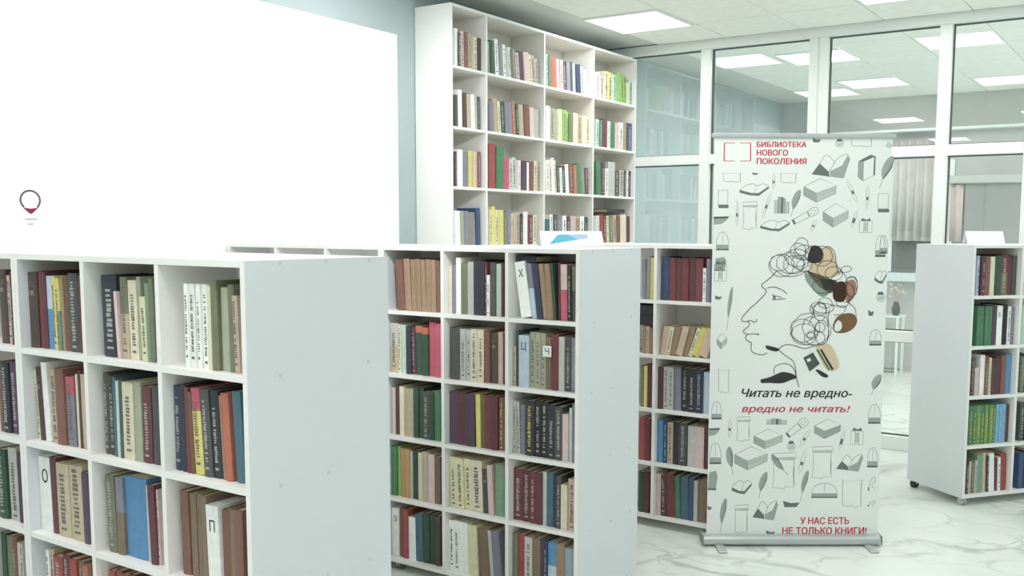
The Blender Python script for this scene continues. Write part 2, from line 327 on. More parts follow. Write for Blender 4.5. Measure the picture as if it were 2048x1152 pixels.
# ---------------------------------------------------------------- bookcases
H, T, RP, CP, DEP = 1.5384, .0181, .2946, .3531, .5232
xA, yA, xB, yB, xC, yC, xD, yD, aD = -1.9863, 1.6332, -2.0607, 3.3624, -2.0249, 4.6658, -1.0534, 6.0484, .66552
def caster(parent, x, y, m):
    c = bpy.data.objects.new('caster', None); link(c, parent); c.location = (x, y, 0)
    box('mounting_plate', (-.022, -.02, .041), (.022, .02, .0475), M_METAL, c)
    for s in (-1, 1): cyl('wheel', (s*.011, .004, .021), .021, .014, m, c, 'X', 18)
    bm = bmesh.new(); box_data(bm, (-.006, -.016, .018), (.006, .016, .042)); done('fork', bm, M_METAL, c)
def low_case(label, x, y, rz=0, caps=False, wheel=M_GREY):
    # local frame: origin at the front end corner by the end panel; shelves run to -x, depth to +y
    t = thing('bookcase', label, 'bookcase', (x, y, 0), rz, 'low white bookcases on casters')
    W = 3*CP+T; zb = H-T-5*RP
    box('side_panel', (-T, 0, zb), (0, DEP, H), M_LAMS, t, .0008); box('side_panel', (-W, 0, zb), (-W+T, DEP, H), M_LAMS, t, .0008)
    box('top_panel', (-W+T, 0, H-T), (-T, DEP, H), M_LAM, t, .0008)
    box('bottom_panel', (-W+T, 0, zb), (-T, DEP, zb+T), M_LAM, t, .0008)
    for a in (-T, -W): box('edge_band', (a+.0006, -.0007, zb+.0006), (a+T-.0006, .0004, H-.0006), M_LAM, t)
    for k in (1, 2): box('divider', (-T-k*CP, .0005, zb+T), (-k*CP, DEP-.0005, H-T), M_LAM, t, .0008)
    for c in range(3):
        for r in range(1, 5):
            box('shelf', (-(c+1)*CP, .001, H-T-r*RP), (-T-c*CP, DEP-.001, H-r*RP), M_LAM, t, .0008)
        box('back_panel', (-(c+1)*CP, DEP/2-.002, zb+T), (-T-c*CP, DEP/2+.002, H-T), M_LAM, t)
    for a in (-.05, -W+.05):
        for b in (.05, DEP-.05): caster(t, a, b, wheel)
    if caps:
        for r in range(6):
            for b in (.11, .27, .44):
                if (r*3+int(b*100)) % 5 == 0: continue
                cyl('screw_cap', (.0006, b+random.uniform(-.01, .01), H-T/2-r*RP if r < 5 else zb+T/2), .0055, .0014, mat('cap_plastic', (.60, .64, .66), .5, .3), t, 'X', 10)
    return t
low_case('white bookcase end nearest the viewer, with a wide blue-grey end panel', xA, yA, caps=True)
low_case('white bookcase at the board wall, joined to the front one', xA-3*CP-T-.0006, yA)
low_case('middle white bookcase with a small blue and white card on top', xB, yB, caps=True)
low_case('mostly hidden white bookcase behind the front one, at the board wall', xB-3*CP-T-.0006, yB)
low_case('white bookcase standing behind the left edge of the roll-up banner', xC, yC)
RD = math.pi/2 - aD
# turned case: face runs along (sin a, cos a) away from the corner
tD = thing('bookcase', 'white bookcase turned at an angle beside the glass partition, casters showing', 'bookcase', (xD, yD, 0), RD, 'low white bookcases on casters')
W = 3*CP+T; zb = H-T-5*RP; DD = .49
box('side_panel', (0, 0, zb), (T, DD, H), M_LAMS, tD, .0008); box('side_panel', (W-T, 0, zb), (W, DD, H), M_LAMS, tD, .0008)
box('top_panel', (T, 0, H-T), (W-T, DD, H), M_LAM, tD, .0008); box('bottom_panel', (T, 0, zb), (W-T, DD, zb+T), M_LAM, tD, .0008)
for a in (0, W-T): box('edge_band', (a+.0006, -.0007, zb+.0006), (a+T-.0006, .0004, H-.0006), M_LAM, tD)
for k in (1, 2): box('divider', (k*CP, .0005, zb+T), (k*CP+T, DD-.0005, H-T), M_LAM, tD, .0008)
for c in range(3):
    for r in range(1, 5): box('shelf', (c*CP+T, .001, H-T-r*RP), ((c+1)*CP, DD-.001, H-r*RP), M_LAM, tD, .0008)
    box('back_panel', (c*CP+T, DD/2-.002, zb+T), ((c+1)*CP, DD/2+.002, H-T), M_LAM, tD)
for a in (.035, W-.05):
    for b in (.035, DD-.035): caster(tD, a, b, M_DARK if b > .1 else M_METAL)

# tall wall bookcase
xT, yT, HT, CT, RT, DT, WL = -3.9529, 4.8921, 3.0211, .6893, .3778, .295, .3264
tT = thing('tall_bookcase', 'floor to ceiling white bookcase against the side wall by the glass', 'bookcase', (xT, yT, 0))
LT = 4*CT+T-WL - .006
box('side_panel', (-DT, 0, 0), (0, T, HT), M_LAM, tT, .0008); box('side_panel', (-DT, LT-T, 0), (0, LT, HT), M_LAM, tT, .0008)
box('top_panel', (-DT, T, HT-T), (0, LT-T, HT), M_LAM, tT, .0008)
pos = [k*CT-WL for k in (1, 2, 3)]
edges = [T] + [q for p_ in pos for q in (p_, p_+T)] + [LT-T]
for p_ in pos: box('divider', (-DT+.006, p_, .34), (-.0005, p_+T, HT-T), M_LAM, tT, .0008)
for i in range(4):
    a, b = edges[2*i], edges[2*i+1]
    for r in range(1, 8): 
        z = HT-T-r*RT
        if z > .34: box('shelf', (-DT+.006, a, z), (-.001, b, z+T), M_LAM, tT, .0008)
box('plinth', (-DT+.03, T, 0), (-.03, LT-T, .32), M_LAM, tT); box('bottom_panel', (-DT+.006, T, .32), (0, LT-T, .34), M_LAM, tT)
box('back_panel', (-DT, T, .34), (-DT+.005, LT-T, HT-T), M_LAM, tT)

# ---------------------------------------------------------------- books
BOOKS=[
('A',0,0,'69.3,16.7,wh,0.82,0,k 86,26.9,wh,0.82,0,k 118.1,16.9,wh,0.82,0,k 137,23.3,wh,0.82,0,k 164.9,15.6,cr,0.81,0, 180.4,27.4,ol,0.86,1, 207.8,36.8,os,0.8,0, 244.6,24.2,ol,0.83,1, 268.8,20.6,pe,0.73,2,k'),
('A',0,1,'36.1,74,nk,0.86,1,p 112.5,14.2,lp,0.7,3, 126.7,34.6,be,0.85,1,kTol 161.3,40.4,cr,0.82,1,k 201.7,18.8,os,0.86,1, 220.5,26.6,py,0.66,2,k 247.1,17.4,gs,0.8,1, 264.4,18.9,ol,0.85,1,'),
('A',0,2,'2,49.9,db,0.85,1,b 51.9,21.6,dr,0.87,1, 73.5,21.4,mr,0.86,1, 94.9,38.4,bl,0.82,1,Tlb 133.3,19.6,ye,0.82,1,kTye 152.9,19.5,gs,0.8,1,kTye 172.4,14.2,tn,0.8,1, 186.7,25.7,br,0.83,1, 212.3,49.3,ch,0.86,1,p 261.6,23.7,mr,0.84,0,'),
('A',0,3,'188.7,44.7,db,0.86,1,b 237,27.9,pe,0.8,1,k 264.9,13.9,mr,0.84,0,'),
('A',1,0,'2,32.5,nv,0.86,0,p 34.5,24.7,nk,0.88,0, 59.2,17.1,dr,0.86,1, 76.4,15.1,br,0.82,2, 91.4,38,ye,0.86,5,kTpk 129.4,36.4,ch,0.86,3,p 165.8,34,nk,0.86,3,p 199.7,13.8,tn,0.82,3, 213.5,31,or,0.85,3, 253.1,34.9,tl,0.88,3,'),
('A',1,1,'15.3,25.9,ch,0.88,0,p 41.2,30.5,db,0.86,0,p 71.6,16.9,tl,0.85,0, 88.6,13.8,mg,0.82,0, 102.4,20.3,ch,0.83,0, 122.7,51.8,cr,0.82,0,k 174.5,33.6,os,0.84,0, 208,41.1,mr,0.8,0,p 249.1,32.6,ch,0.82,0,'),
('A',1,2,'13.9,11.9,py,0.8,4, 25.8,27.9,db,0.84,3,b 57.2,31,wh,0.9,3, 92.3,35.4,be,0.84,1,k 127.7,48.3,bn,0.86,1, 176,46.1,vi,0.78,1,kTpk 231.9,11,cr,0.82,1, 242.9,13.6,db,0.86,0, 256.5,27,pe,0.83,1,'),
('A',1,3,'159.6,22.7,bn,0.84,0, 182.3,46.5,nk,0.84,1,p 228.8,42.8,pu,0.86,1,p'),
('A',2,0,'20.8,35,bn,0.86,1, 55.8,27.7,bw,0.85,1, 83.5,25.3,bw,0.86,1, 108.8,25,bw,0.86,1, 136.9,51.8,wh,0.78,2,XП 188.7,32.8,bn,0.76,0, 221.5,27.4,bw,0.78,0, 248.8,31,bn,0.8,0,'),
('A',2,1,'25.6,43.1,ol,0.84,2,p 68.7,38.2,bw,0.84,1,Tvi 106.9,106.2,bl,0.87,1, 213.1,16.1,lg,0.82,1, 229.3,32,mr,0.84,2, 261.2,9.1,lp,0.8,1,k'),
('A',2,2,'2,67.7,wh,0.86,3,XО 69.7,36.3,mr,0.88,2, 108.1,68.5,be,0.84,1,k 176.6,72.1,be,0.85,1,k 248.7,35.3,pu,0.8,1,'),
('A',2,3,'130.5,55.1,dg,0.84,1,p 191.6,52.5,lg,0.88,1,k 244.1,23.7,pu,0.84,0,'),
('A',3,1,'11.5,31.2,rd,0.84,0, 42.7,30.9,bn,0.86,0, 73.5,33.5,rd,0.84,0, 107.1,30.1,dr,0.86,0, 137.2,32.8,rd,0.82,0, 170,29.4,mr,0.84,0, 199.4,29.1,bn,0.85,0, 228.5,20.2,rd,0.8,0,'),
('A',3,2,'28,17.6,wh,0.84,0, 45.6,21,be,0.86,0, 66.6,51.9,rd,0.8,0, 118.5,40.9,dr,0.85,0, 159.4,36.9,rd,0.83,0, 196.3,29.9,bw,0.82,0, 226.2,29.5,or,0.8,0, 255.7,19.5,bn,0.84,0,'),
('A',3,3,'117.1,31,dg,0.86,0, 148.1,45.9,ol,0.84,0, 194,22.7,bn,0.86,0, 216.6,24,lp,0.8,0, 240.6,17.1,lg,0.8,0,'),
('B',0,0,'45.4,54.2,wh,0.86,9,XХ 99.6,26.8,lb,0.84,8,Tvi 126.4,29.9,nv,0.84,7, 156.4,26.4,tn,0.84,7, 182.8,28.2,tn,0.84,6, 210.9,14.3,dg,0.84,5, 228.5,16.9,mr,0.86,1, 245.4,31.6,pk,0.84,1,Tlp 276.9,19.2,bk,0.82,1,p 296.1,23.5,ch,0.82,1,Tol'),
('B',0,1,'2,20,cr,0.76,0, 22,22.8,vi,0.78,0, 44.8,27.1,wh,0.9,0, 71.9,36.3,ol,0.82,0, 108.2,36,lg,0.84,0, 144.1,60.4,nk,0.86,0, 204.5,11.3,dr,0.84,0, 215.8,17.5,wh,0.64,0, 233.3,28.6,ch,0.84,0, 261.8,29,mg,0.82,0, 290.9,14.4,mr,0.84,0,'),
('B',0,2,'49.7,46.1,bn,0.84,4, 95.8,37.7,tn,0.86,3, 133.5,31.8,tn,0.85,2, 165.3,30,tn,0.86,2, 195.2,27.4,tn,0.85,2, 222.7,29.5,tn,0.86,1, 252.2,28.6,tn,0.85,1, 280.8,24.5,bn,0.84,1,'),
('B',1,0,'2,15.3,be,0.62,0, 17.3,14.6,dg,0.86,0, 31.9,53.8,lb,0.8,0,XЦ 85.7,29.9,os,0.86,0,k 115.6,25.8,os,0.86,0,k 141.3,25.6,os,0.85,0,k 166.9,29.8,bw,0.8,0, 196.7,37.7,dr,0.85,0, 234.5,28,lg,0.82,0, 262.5,30.9,ch,0.83,0,p 293.4,28.8,vi,0.82,0,p'),
('B',1,1,'9.2,60.3,ch,0.84,0, 69.4,31.3,lg,0.83,0,k 100.7,28.1,lg,0.82,0,k 128.8,36.7,cr,0.84,0,k 165.4,34.9,cr,0.84,0,k 200.3,31.7,bn,0.82,0, 232,40,db,0.8,0,b 272,26.2,pe,0.82,0, 298.2,9.2,mr,0.8,0,'),
('B',1,2,'5.7,45.3,be,0.84,0,kTlg 51,16.3,cr,0.82,0, 67.3,30.1,mg,0.82,0, 102.3,30.6,nk,0.8,0, 132.9,24,mr,0.8,2,p 156.9,41.3,dg,0.82,1,Tor 198.2,37.7,dg,0.8,1,Tor 235.9,35.9,pk,0.9,0, 271.8,35.5,pk,0.88,0,'),
('B',2,0,'2,19.3,lg,0.84,2,k 21.3,16.5,lg,0.82,2,k 37.8,28.7,vi,0.78,1, 66.5,48,nk,0.86,0,y 114.4,33.4,bk,0.87,0,p 147.8,33.1,bk,0.87,0,p 181,37.4,nk,0.84,0,p 218.4,37.7,ch,0.82,0,p 256.1,29,lp,0.72,0, 285,19.2,mg,0.82,0, 304.2,14.6,vi,0.9,0,'),
('B',2,1,'2,46.7,pu,0.85,0, 48.7,44.7,mr,0.86,0, 93.3,54.9,pu,0.85,0, 154,26.4,ye,0.86,1, 180.4,22,ob,0.86,0, 202.4,33.1,dr,0.86,0, 235.6,38.4,mr,0.86,0, 274,31.1,bn,0.85,0,y'),
('B',2,2,'7.7,19.9,lp,0.8,0, 27.6,33,db,0.84,0, 60.6,27.8,cr,0.84,0, 88.5,55.1,be,0.82,0, 143.6,30.5,dg,0.86,0, 174.1,27.1,dg,0.86,0, 201.2,34.8,ch,0.8,0,p 236,31.4,dg,0.82,0, 267.4,35,gn,0.84,0,'),
('B',3,0,'2,47.1,dr,0.82,0,p 49.1,43.2,mr,0.82,0,p 92.2,29.6,dr,0.82,0,p 121.8,32.6,mr,0.82,0, 154.4,21.4,lg,0.84,0, 175.8,33.4,tl,0.84,0, 209.2,17.2,nv,0.84,0, 226.5,25.4,ch,0.82,0,p 251.8,30.8,cr,0.7,0, 282.7,38.7,pe,0.8,0,k'),
('B',3,1,'8.7,38.3,py,0.84,2,k 46.9,41.7,py,0.84,2,k 88.6,39,py,0.84,2,k 127.6,63.7,cr,0.84,2,k 191.3,35.1,ch,0.72,3,b 226.4,27.6,lp,0.8,3, 254,51,gs,0.84,0,'),
('B',3,2,'2,34.4,gn,0.85,0, 36.4,22.8,lm,0.86,0, 59.3,30.8,oc,0.84,1, 90,30.5,oc,0.84,1, 120.5,12.8,lg,0.82,0, 133.3,36.5,dg,0.84,0, 169.9,26.8,cr,0.82,0, 196.7,31.3,be,0.85,0, 228,38.8,lp,0.82,0, 266.8,33.1,bw,0.8,0,'),
('B',4,0,'2,27.4,ol,0.84,0, 29.4,37.4,rd,0.85,0, 66.8,40.3,lg,0.83,0,k 107.1,39.9,bw,0.83,0, 147,17.8,pu,0.84,0, 164.9,17.1,nv,0.84,0,p 182,46.9,lb,0.82,0,Tbl 228.9,38.6,tn,0.82,0, 267.5,45.8,gb,0.78,0,'),
('B',4,1,'2,27.6,wh,0.84,1,k 29.6,29.6,wh,0.85,1,k 59.3,28,wh,0.85,1, 87.2,25.6,wh,0.84,1, 112.8,54.2,py,0.83,4, 167,67.6,bw,0.8,6, 234.7,19,lg,0.8,6, 253.7,44,vi,0.8,5,'),
('B',4,2,'2,43.3,wh,0.84,0,XЭ 45.3,28.3,bn,0.86,0, 73.6,28.9,rd,0.85,0, 102.5,46.2,wh,0.74,0, 148.7,44.1,tl,0.82,1, 192.8,37.4,dg,0.86,0, 230.3,36.3,dg,0.86,0, 266.6,30.7,db,0.86,0,'),
('C',0,0,'16.4,38.6,nb,0.84,0, 55,38.3,dr,0.82,0, 93.3,38,mr,0.82,0, 131.3,37.7,dr,0.82,0, 169,41.1,mr,0.83,0, 210.1,40.7,dr,0.82,0, 250.8,18.4,wh,0.64,0, 269.2,25.6,vi,0.82,0, 294.9,23.3,nb,0.82,0,'),
('C',0,1,'251.8,23.8,vi,0.78,1, 275.6,25.2,gy,0.84,0, 300.8,25.1,ye,0.82,0,'),
('C',1,0,'6.1,35,pe,0.56,-8, 41.1,27.1,cr,0.56,-10, 68.2,34.6,tn,0.56,-12, 102.8,38.1,pe,0.58,-14, 140.9,32.6,tn,0.58,-15, 173.5,22.6,py,0.58,-18, 196.1,38.9,ye,0.58,-24, 235,48.2,pe,0.56,-18,'),
('C',1,1,'256.5,19.9,tn,0.54,0, 276.4,21.4,pe,0.54,0, 297.8,18.2,tn,0.52,0,'),
('C',2,0,'3.4,31.4,mr,0.82,0, 34.8,29.6,lg,0.84,0,k 64.4,28.7,lg,0.84,0,k 93,43.8,vi,0.82,1, 136.9,40.4,nk,0.84,0,p 177.3,43.1,nk,0.84,0,p 220.3,43.4,nv,0.84,0,p 263.8,43,lb,0.8,0, 306.8,17.7,tn,0.6,0,'),
('C',2,1,'249.1,20.1,ol,0.82,0, 269.2,21.6,ye,0.82,0, 290.8,27.8,mr,0.84,0,'),
('C',3,0,'2.2,33.1,bl,0.84,0, 35.3,28.2,nb,0.84,0,p 63.6,32.7,pe,0.82,0,k 96.3,34.4,nk,0.84,0, 130.7,48.8,ch,0.84,0,p 184.1,47.4,lg,0.8,0, 231.4,47.8,lp,0.8,0, 279.2,20.6,mr,0.84,0,'),
('C',3,1,'244.8,33.9,rd,0.84,0, 278.7,33.7,dr,0.84,0,'),
('C',4,0,'2,29.2,lp,0.84,1, 31.2,31.8,db,0.8,2,p 62.9,51,dr,0.86,3, 113.9,32.1,gn,0.84,2, 146,45.6,tl,0.84,1, 191.6,31.6,nb,0.84,0, 223.2,22.5,lg,0.8,0, 245.7,49.9,bw,0.82,0,'),
('C',4,1,'244.5,34.1,dg,0.82,0, 278.6,31,mr,0.84,0,'),
('D',0,0,'45,21,lb,0.84,0, 71.3,31.6,mr,0.8,0, 102.9,35.3,bn,0.8,0, 138.2,33.7,cr,0.82,0, 171.8,44.5,dg,0.84,0, 216.3,53.7,bw,0.86,0,pTdr 270,30.6,mr,0.82,0, 300.6,32.5,ch,0.84,0,'),
('D',1,0,'62.7,25.5,gn,0.84,0,b 88.1,27.2,gn,0.84,0,b 115.4,27.3,gn,0.84,0,b 142.7,27.4,gn,0.84,0,b 170.1,34.4,pu,0.84,0, 204.5,41.5,wh,0.84,0,XБ 246,38.2,bk,0.86,0, 284.2,24.4,wh,0.82,0,k 308.6,24.5,vi,0.8,0,'),
('D',2,0,'36.9,26.5,db,0.8,0, 63.3,28.2,lp,0.6,0, 99.9,33.4,wh,0.86,0, 133.3,26.8,bn,0.84,0, 160.1,16.8,cr,0.8,0, 176.9,33.7,db,0.78,0, 210.6,40.6,mr,0.82,0, 251.2,37.4,bn,0.84,0, 288.6,44.5,bl,0.86,0,'),
('D',3,0,'35.3,30.3,gn,0.84,0,y 65.6,28.7,gn,0.84,0,y 94.3,28.8,lg2,0.84,0,y 123.2,28.9,gn,0.84,0,y 152.1,29,lg2,0.84,0,y 181.1,27.4,lg2,0.84,0,y 208.5,27.5,gn,0.84,0,y 236,24.1,sb,0.84,0,p 260.2,24.2,sb,0.84,0,p 284.4,24.3,sb,0.84,0,p 308.7,24.4,mr,0.82,0,'),
('D',4,0,'29.8,22.1,db,0.72,0, 51.9,20.3,lg,0.7,0, 72.2,20.4,ol,0.72,0, 92.6,18.6,lg,0.72,0, 111.1,44.7,gs,0.84,1, 155.8,29.9,pe,0.86,2, 185.7,18.8,db,0.8,2, 204.5,43.3,wh,0.84,3, 247.8,24.6,mr,0.72,2, 272.3,18.9,wh,0.74,2, 291.3,41.8,rd,0.8,2,'),
('D',1,1,'35.7,33.3,mg,0.84,0, 68.9,29.4,nk,0.8,0,'),
('D',2,1,'49.5,31.5,ol,0.8,0, 80.9,31.6,ch,0.84,0,'),
('D',3,1,'61.2,35.6,ch,0.84,0, 96.8,33.8,nk,0.8,0,'),
('D',4,1,'68.9,33.8,nb,0.8,0, 102.7,41.9,nk,0.84,0,'),
('T',0,0,'59.9,29.7,wh,0.66,0, 89.6,33.5,ch,0.6,0, 123.1,32.6,lp,0.64,1, 155.7,42.7,bn,0.64,1, 198.4,27.1,be,0.62,1, 225.5,29.8,be,0.62,0, 255.2,36.3,cr,0.6,0, 291.5,46.8,db,0.6,0,'),
('T',0,1,'30.4,48,gs,0.58,2, 78.4,52.6,dg,0.62,3, 131,39.9,wh,0.66,4, 170.9,53.8,vi,0.58,5, 224.8,32.7,wh,0.6,5, 257.4,32.9,lg,0.56,5, 290.3,30.4,wh,0.58,5, 320.7,55.9,ol,0.56,6, 376.6,46.7,lp,0.52,6, 423.3,47.2,pu,0.56,6, 470.6,66.8,lp,0.56,7, 537.3,35.3,cr,0.54,7, 572.6,47.5,be,0.54,7, 620.1,42,lg,0.5,7,'),
('T',0,2,'55,33.9,mg,0.64,2, 88.9,34.2,gn,0.64,3, 123.2,82,or,0.62,4, 205.2,43.2,wh,0.6,4, 248.3,43.6,lg,0.6,4, 292,45.7,mr,0.58,4, 337.7,52.8,vi,0.6,4, 390.5,43.4,dg,0.62,4, 433.9,43.8,mg,0.6,4, 477.7,64.8,nv,0.6,5, 542.5,51.8,lb,0.58,5, 594.4,52.4,lb,0.54,5,'),
('T',0,3,'82.3,58.1,wh,0.56,0, 140.4,62.3,lg,0.5,1, 202.7,66.8,py,0.62,1, 269.5,75,ye,0.62,1, 344.5,65.3,mg,0.6,2, 409.8,55.2,lm,0.66,2, 464.9,55.8,lm,0.64,2, 520.8,49,lm,0.62,2, 569.7,38,py,0.5,1, 607.7,61.5,mg,0.58,0,'),
('T',1,0,'56.8,32.2,ch,0.56,1, 89,43.4,wh,0.66,1, 142.1,44,db,0.62,2, 186.2,47,pe,0.6,2, 233.2,27.5,wh,0.62,2, 260.7,37.8,lg,0.62,2, 298.5,35.6,ch,0.6,2,'),
('T',1,1,'64.3,51.8,vi,0.54,3, 116.2,52.5,be,0.62,4, 168.7,31.8,py,0.58,5, 200.5,48.3,dg,0.58,5, 248.8,79,vi,0.6,5, 327.8,44.3,or,0.64,5, 372.1,42,dg,0.6,5, 414,65.2,be,0.6,4, 479.2,63.3,bn,0.62,4, 542.5,58.4,lp,0.58,3, 601,68.2,lg,0.56,2,'),
('T',1,2,'57.8,50.7,wh,0.68,0, 108.5,54.4,os,0.64,0, 162.9,55.1,os,0.64,0, 218,68.3,py,0.66,1, 286.3,47.2,lm,0.66,0, 333.5,38.2,lm,0.64,0, 371.7,54.7,ol,0.6,0, 426.3,65.2,cr,0.64,0, 491.5,62.9,be,0.62,0, 554.4,62.1,py,0.62,0, 616.5,52.7,cr,0.6,0,'),
('T',1,3,'89.2,50.9,mg,0.6,0, 140.2,51.5,gn,0.6,0, 191.7,76.7,mr,0.64,0, 268.4,42.4,wh,0.6,0, 310.8,82.4,gn,0.62,0, 393.2,61.9,lp,0.6,0, 455.2,62.8,wh,0.62,0, 518,71.2,oc,0.62,0, 589.2,80,nb,0.64,0,'),
('T',2,0,'57.2,24,db,0.62,0, 81.2,53.4,wh,0.66,0, 134.6,65.3,vi,0.64,0, 199.9,43.7,ye,0.66,0, 243.6,45.5,pe,0.66,0, 289.1,35.8,bn,0.66,0,'),
('T',2,1,'63.3,77.4,rd,0.84,0, 140.6,82.9,gn,0.8,0, 223.6,63,pk,0.6,0, 286.6,38,lp,0.58,0, 324.6,46.7,mg,0.62,1, 371.3,33.3,lp,0.58,0, 404.6,30.8,wh,0.58,0, 435.3,67.9,pu,0.58,0, 503.2,28.6,wh,0.56,0, 531.9,60.8,bn,0.58,0, 592.7,35.2,cr,0.6,0, 627.8,41.4,be,0.6,0,'),
('T',2,2,'65.3,37.5,wh,0.64,3, 102.8,36.3,cr,0.66,3, 139.1,36.6,wh,0.7,4, 175.8,37,cr,0.66,5, 212.7,40.4,ch,0.56,5, 253.1,34.5,wh,0.52,5, 287.6,53.9,dg,0.56,5, 341.5,48.1,wh,0.6,5, 389.5,55.2,bn,0.62,5, 444.7,52.6,or,0.6,5, 497.3,56.6,gn,0.64,6, 553.9,57.3,gs,0.6,6, 611.2,58.1,mr,0.56,5,'),
('T',2,3,'96.2,73.5,gn,0.74,3, 169.7,59.7,db,0.72,1, 229.4,49,wh,0.6,0, 278.4,115.1,lg,0.76,0, 393.5,78.3,db,0.58,0, 471.8,71.6,lg,0.6,0, 543.4,44.3,ch,0.6,0, 587.7,32.4,wh,0.6,0, 620.1,49.1,nk,0.6,0,'),
('T',3,0,'54.1,53.3,wh,0.62,2, 107.4,46.7,os,0.62,2, 154.1,42.2,vi,0.62,2, 196.3,45.2,gy,0.6,3, 241.5,40.6,gy,0.6,3, 282.1,41.1,nb,0.68,2,'),
('T',3,1,'62.2,29.2,py,0.66,0, 91.5,40.2,ye,0.72,0, 131.7,37.9,py,0.66,0, 169.6,54.8,ye,0.66,1, 224.3,41.6,ol,0.62,1, 265.9,42,vi,0.66,1, 307.9,25.4,lp,0.6,0, 333.3,45.5,be,0.62,0, 378.8,46.1,be,0.62,0, 424.9,40.7,db,0.6,0, 465.6,55.9,wh,0.64,0, 521.5,53.7,dr,0.58,0, 575.2,48.3,cr,0.58,0,'),
('T',3,2,'68.2,55.1,tl,0.5,0, 123.3,41.4,wh,0.6,1, 164.7,58,ch,0.6,1, 222.7,65.3,vi,0.58,1, 288.1,53,wh,0.58,2, 341,63.7,pu,0.56,1, 404.8,81.8,lp,0.58,0, 486.6,62.3,tn,0.52,0, 548.9,59.7,wh,0.58,0, 608.6,60.5,dg,0.56,0,'),
('T',3,3,'103.1,44.1,wh,0.6,2, 147.2,63.2,rd,0.62,4, 210.3,60.2,dr,0.6,4, 270.6,38,cr,0.6,4, 308.6,77,ol,0.62,3, 385.6,58.6,be,0.62,3, 444.1,55.3,bn,0.6,2, 499.5,100.3,cr,0.64,2, 599.8,69.4,mr,0.6,2,'),
]

CASES = {}
def frame_of(case):
    if case == 'A': return Vector((xA, yA, 0)), Vector((1, 0, 0)), Vector((0, 1, 0))
    if case == 'B': return Vector((xB, yB, 0)), Vector((1, 0, 0)), Vector((0, 1, 0))
    if case == 'C': return Vector((xC, yC, 0)), Vector((1, 0, 0)), Vector((0, 1, 0))
    if case == 'D': return Vector((xD, yD, 0)), Vector((math.sin(aD), math.cos(aD), 0)), Vector((-math.cos(aD), math.sin(aD), 0))
    return Vector((xT, yT, 0)), Vector((0, 1, 0)), Vector((-1, 0, 0))
def left_of(case, col):
    if case in 'AB': return -(col+1)*CP - (T+.0006 if col >= 3 else 0)
    if case == 'C': return -(col+1)*CP
    if case == 'D': return T+col*CP
    return edges[2*col]
def clear(case, col): return (edges[2*col+1]-edges[2*col]) if case == 'T' else CP-T
def zfloor(case, row): return (HT-T-(row+1)*RT+T) if case == 'T' else (H-T-(row+1)*RP+T)
ORD = ['first', 'second', 'third', 'fourth', 'fifth', 'sixth', 'seventh', 'eighth', 'ninth', 'tenth', 'eleventh', 'twelfth', 'thirteenth', 'fourteenth']
ROW = ['top', 'second', 'third', 'fourth', 'bottom']
CASEN = {'A': 'front bookcase', 'B': 'middle bookcase', 'C': 'bookcase behind banner', 'D': 'angled bookcase', 'T': 'tall bookcase'}
COLN = {'A': ['end column', 'second column', 'third column', 'fourth column'], 'B': ['end column', 'second column', 'third column'], 'C': ['banner column', 'inner column'], 'D': ['end column', 'second column'], 'T': ['first column', 'second column', 'third column', 'fourth column']}
def cover_geo(bm, w, h, d, mi, M, soft=False, top=None, paper=3):
    # U-shaped binding: rounded spine at y=0, boards back to y=d; x from 0 to w; M places it
    th = min(.0022, w*.18); r = min(.004, w*.25)
    if soft: r *= .3
    o = [(0, d), (0, r), (w*.22, r*.25), (w*.5, 0), (w*.78, r*.25), (w, r), (w, d)]
    i = [(th, d), (th, r+th), (w-th, r+th), (w-th, d)]
    loop = o + [i[3], i[2], i[1], i[0]]
    zs = [0, h] if top is None else [0, h*top[1], h]
    rings = [[bm.verts.new(M @ Vector((x, y, z))) for x, y in loop] for z in zs]
    n = len(loop)
    for k in range(len(zs)-1):
        for j in range(n):
            bm.faces.new((rings[k][j], rings[k][(j+1) % n], rings[k+1][(j+1) % n], rings[k+1][j])).material_index = (top[0] if top is not None and k == 1 else mi)
    for ring, flip in ((rings[0], True), (rings[-1], False)):
        mm = mi if flip or top is None else top[0]
        for q in ((0, 1, 9, 10), (1, 2, 3, 9), (3, 4, 5, 8), (3, 8, 9), (5, 6, 7, 8)):
            f = [ring[x] for x in q]
            bm.faces.new(f[::-1] if flip else f).material_index = mm
    return th
def print_geo(bm, w, h, kind, M, rnd, mi=0):
    # illegible spine lettering: small raised flat patches
    y = -.0006; ww = w*.42; x0 = w*.29
    def patch(xa, xb, za, zb_): box_data(bm, (xa, y, za), (xb, .0012, zb_), mi, M)
    if kind == 'b':
        for z in (.82, .86): patch(w*.14, w*.86, h*z, h*z+.0016)
        patch(x0, x0+ww, h*.70, h*.76); return
    z = h*rnd.uniform(.05, .12)
    patch(x0, x0+ww, z, z+h*.03); z += h*.03+min(.014, h*.1)
    top = h*rnd.uniform(.78, .93)
    step = max(.0062, w*.2)
    while z < top:
        l = step*rnd.uniform(.4, .85)
        if rnd.random() > .18 or step > .008:
            a = rnd.uniform(0, .25)*ww; patch(x0+a, x0+ww*rnd.uniform(.75, 1), z, z+l)
        z += step
    return
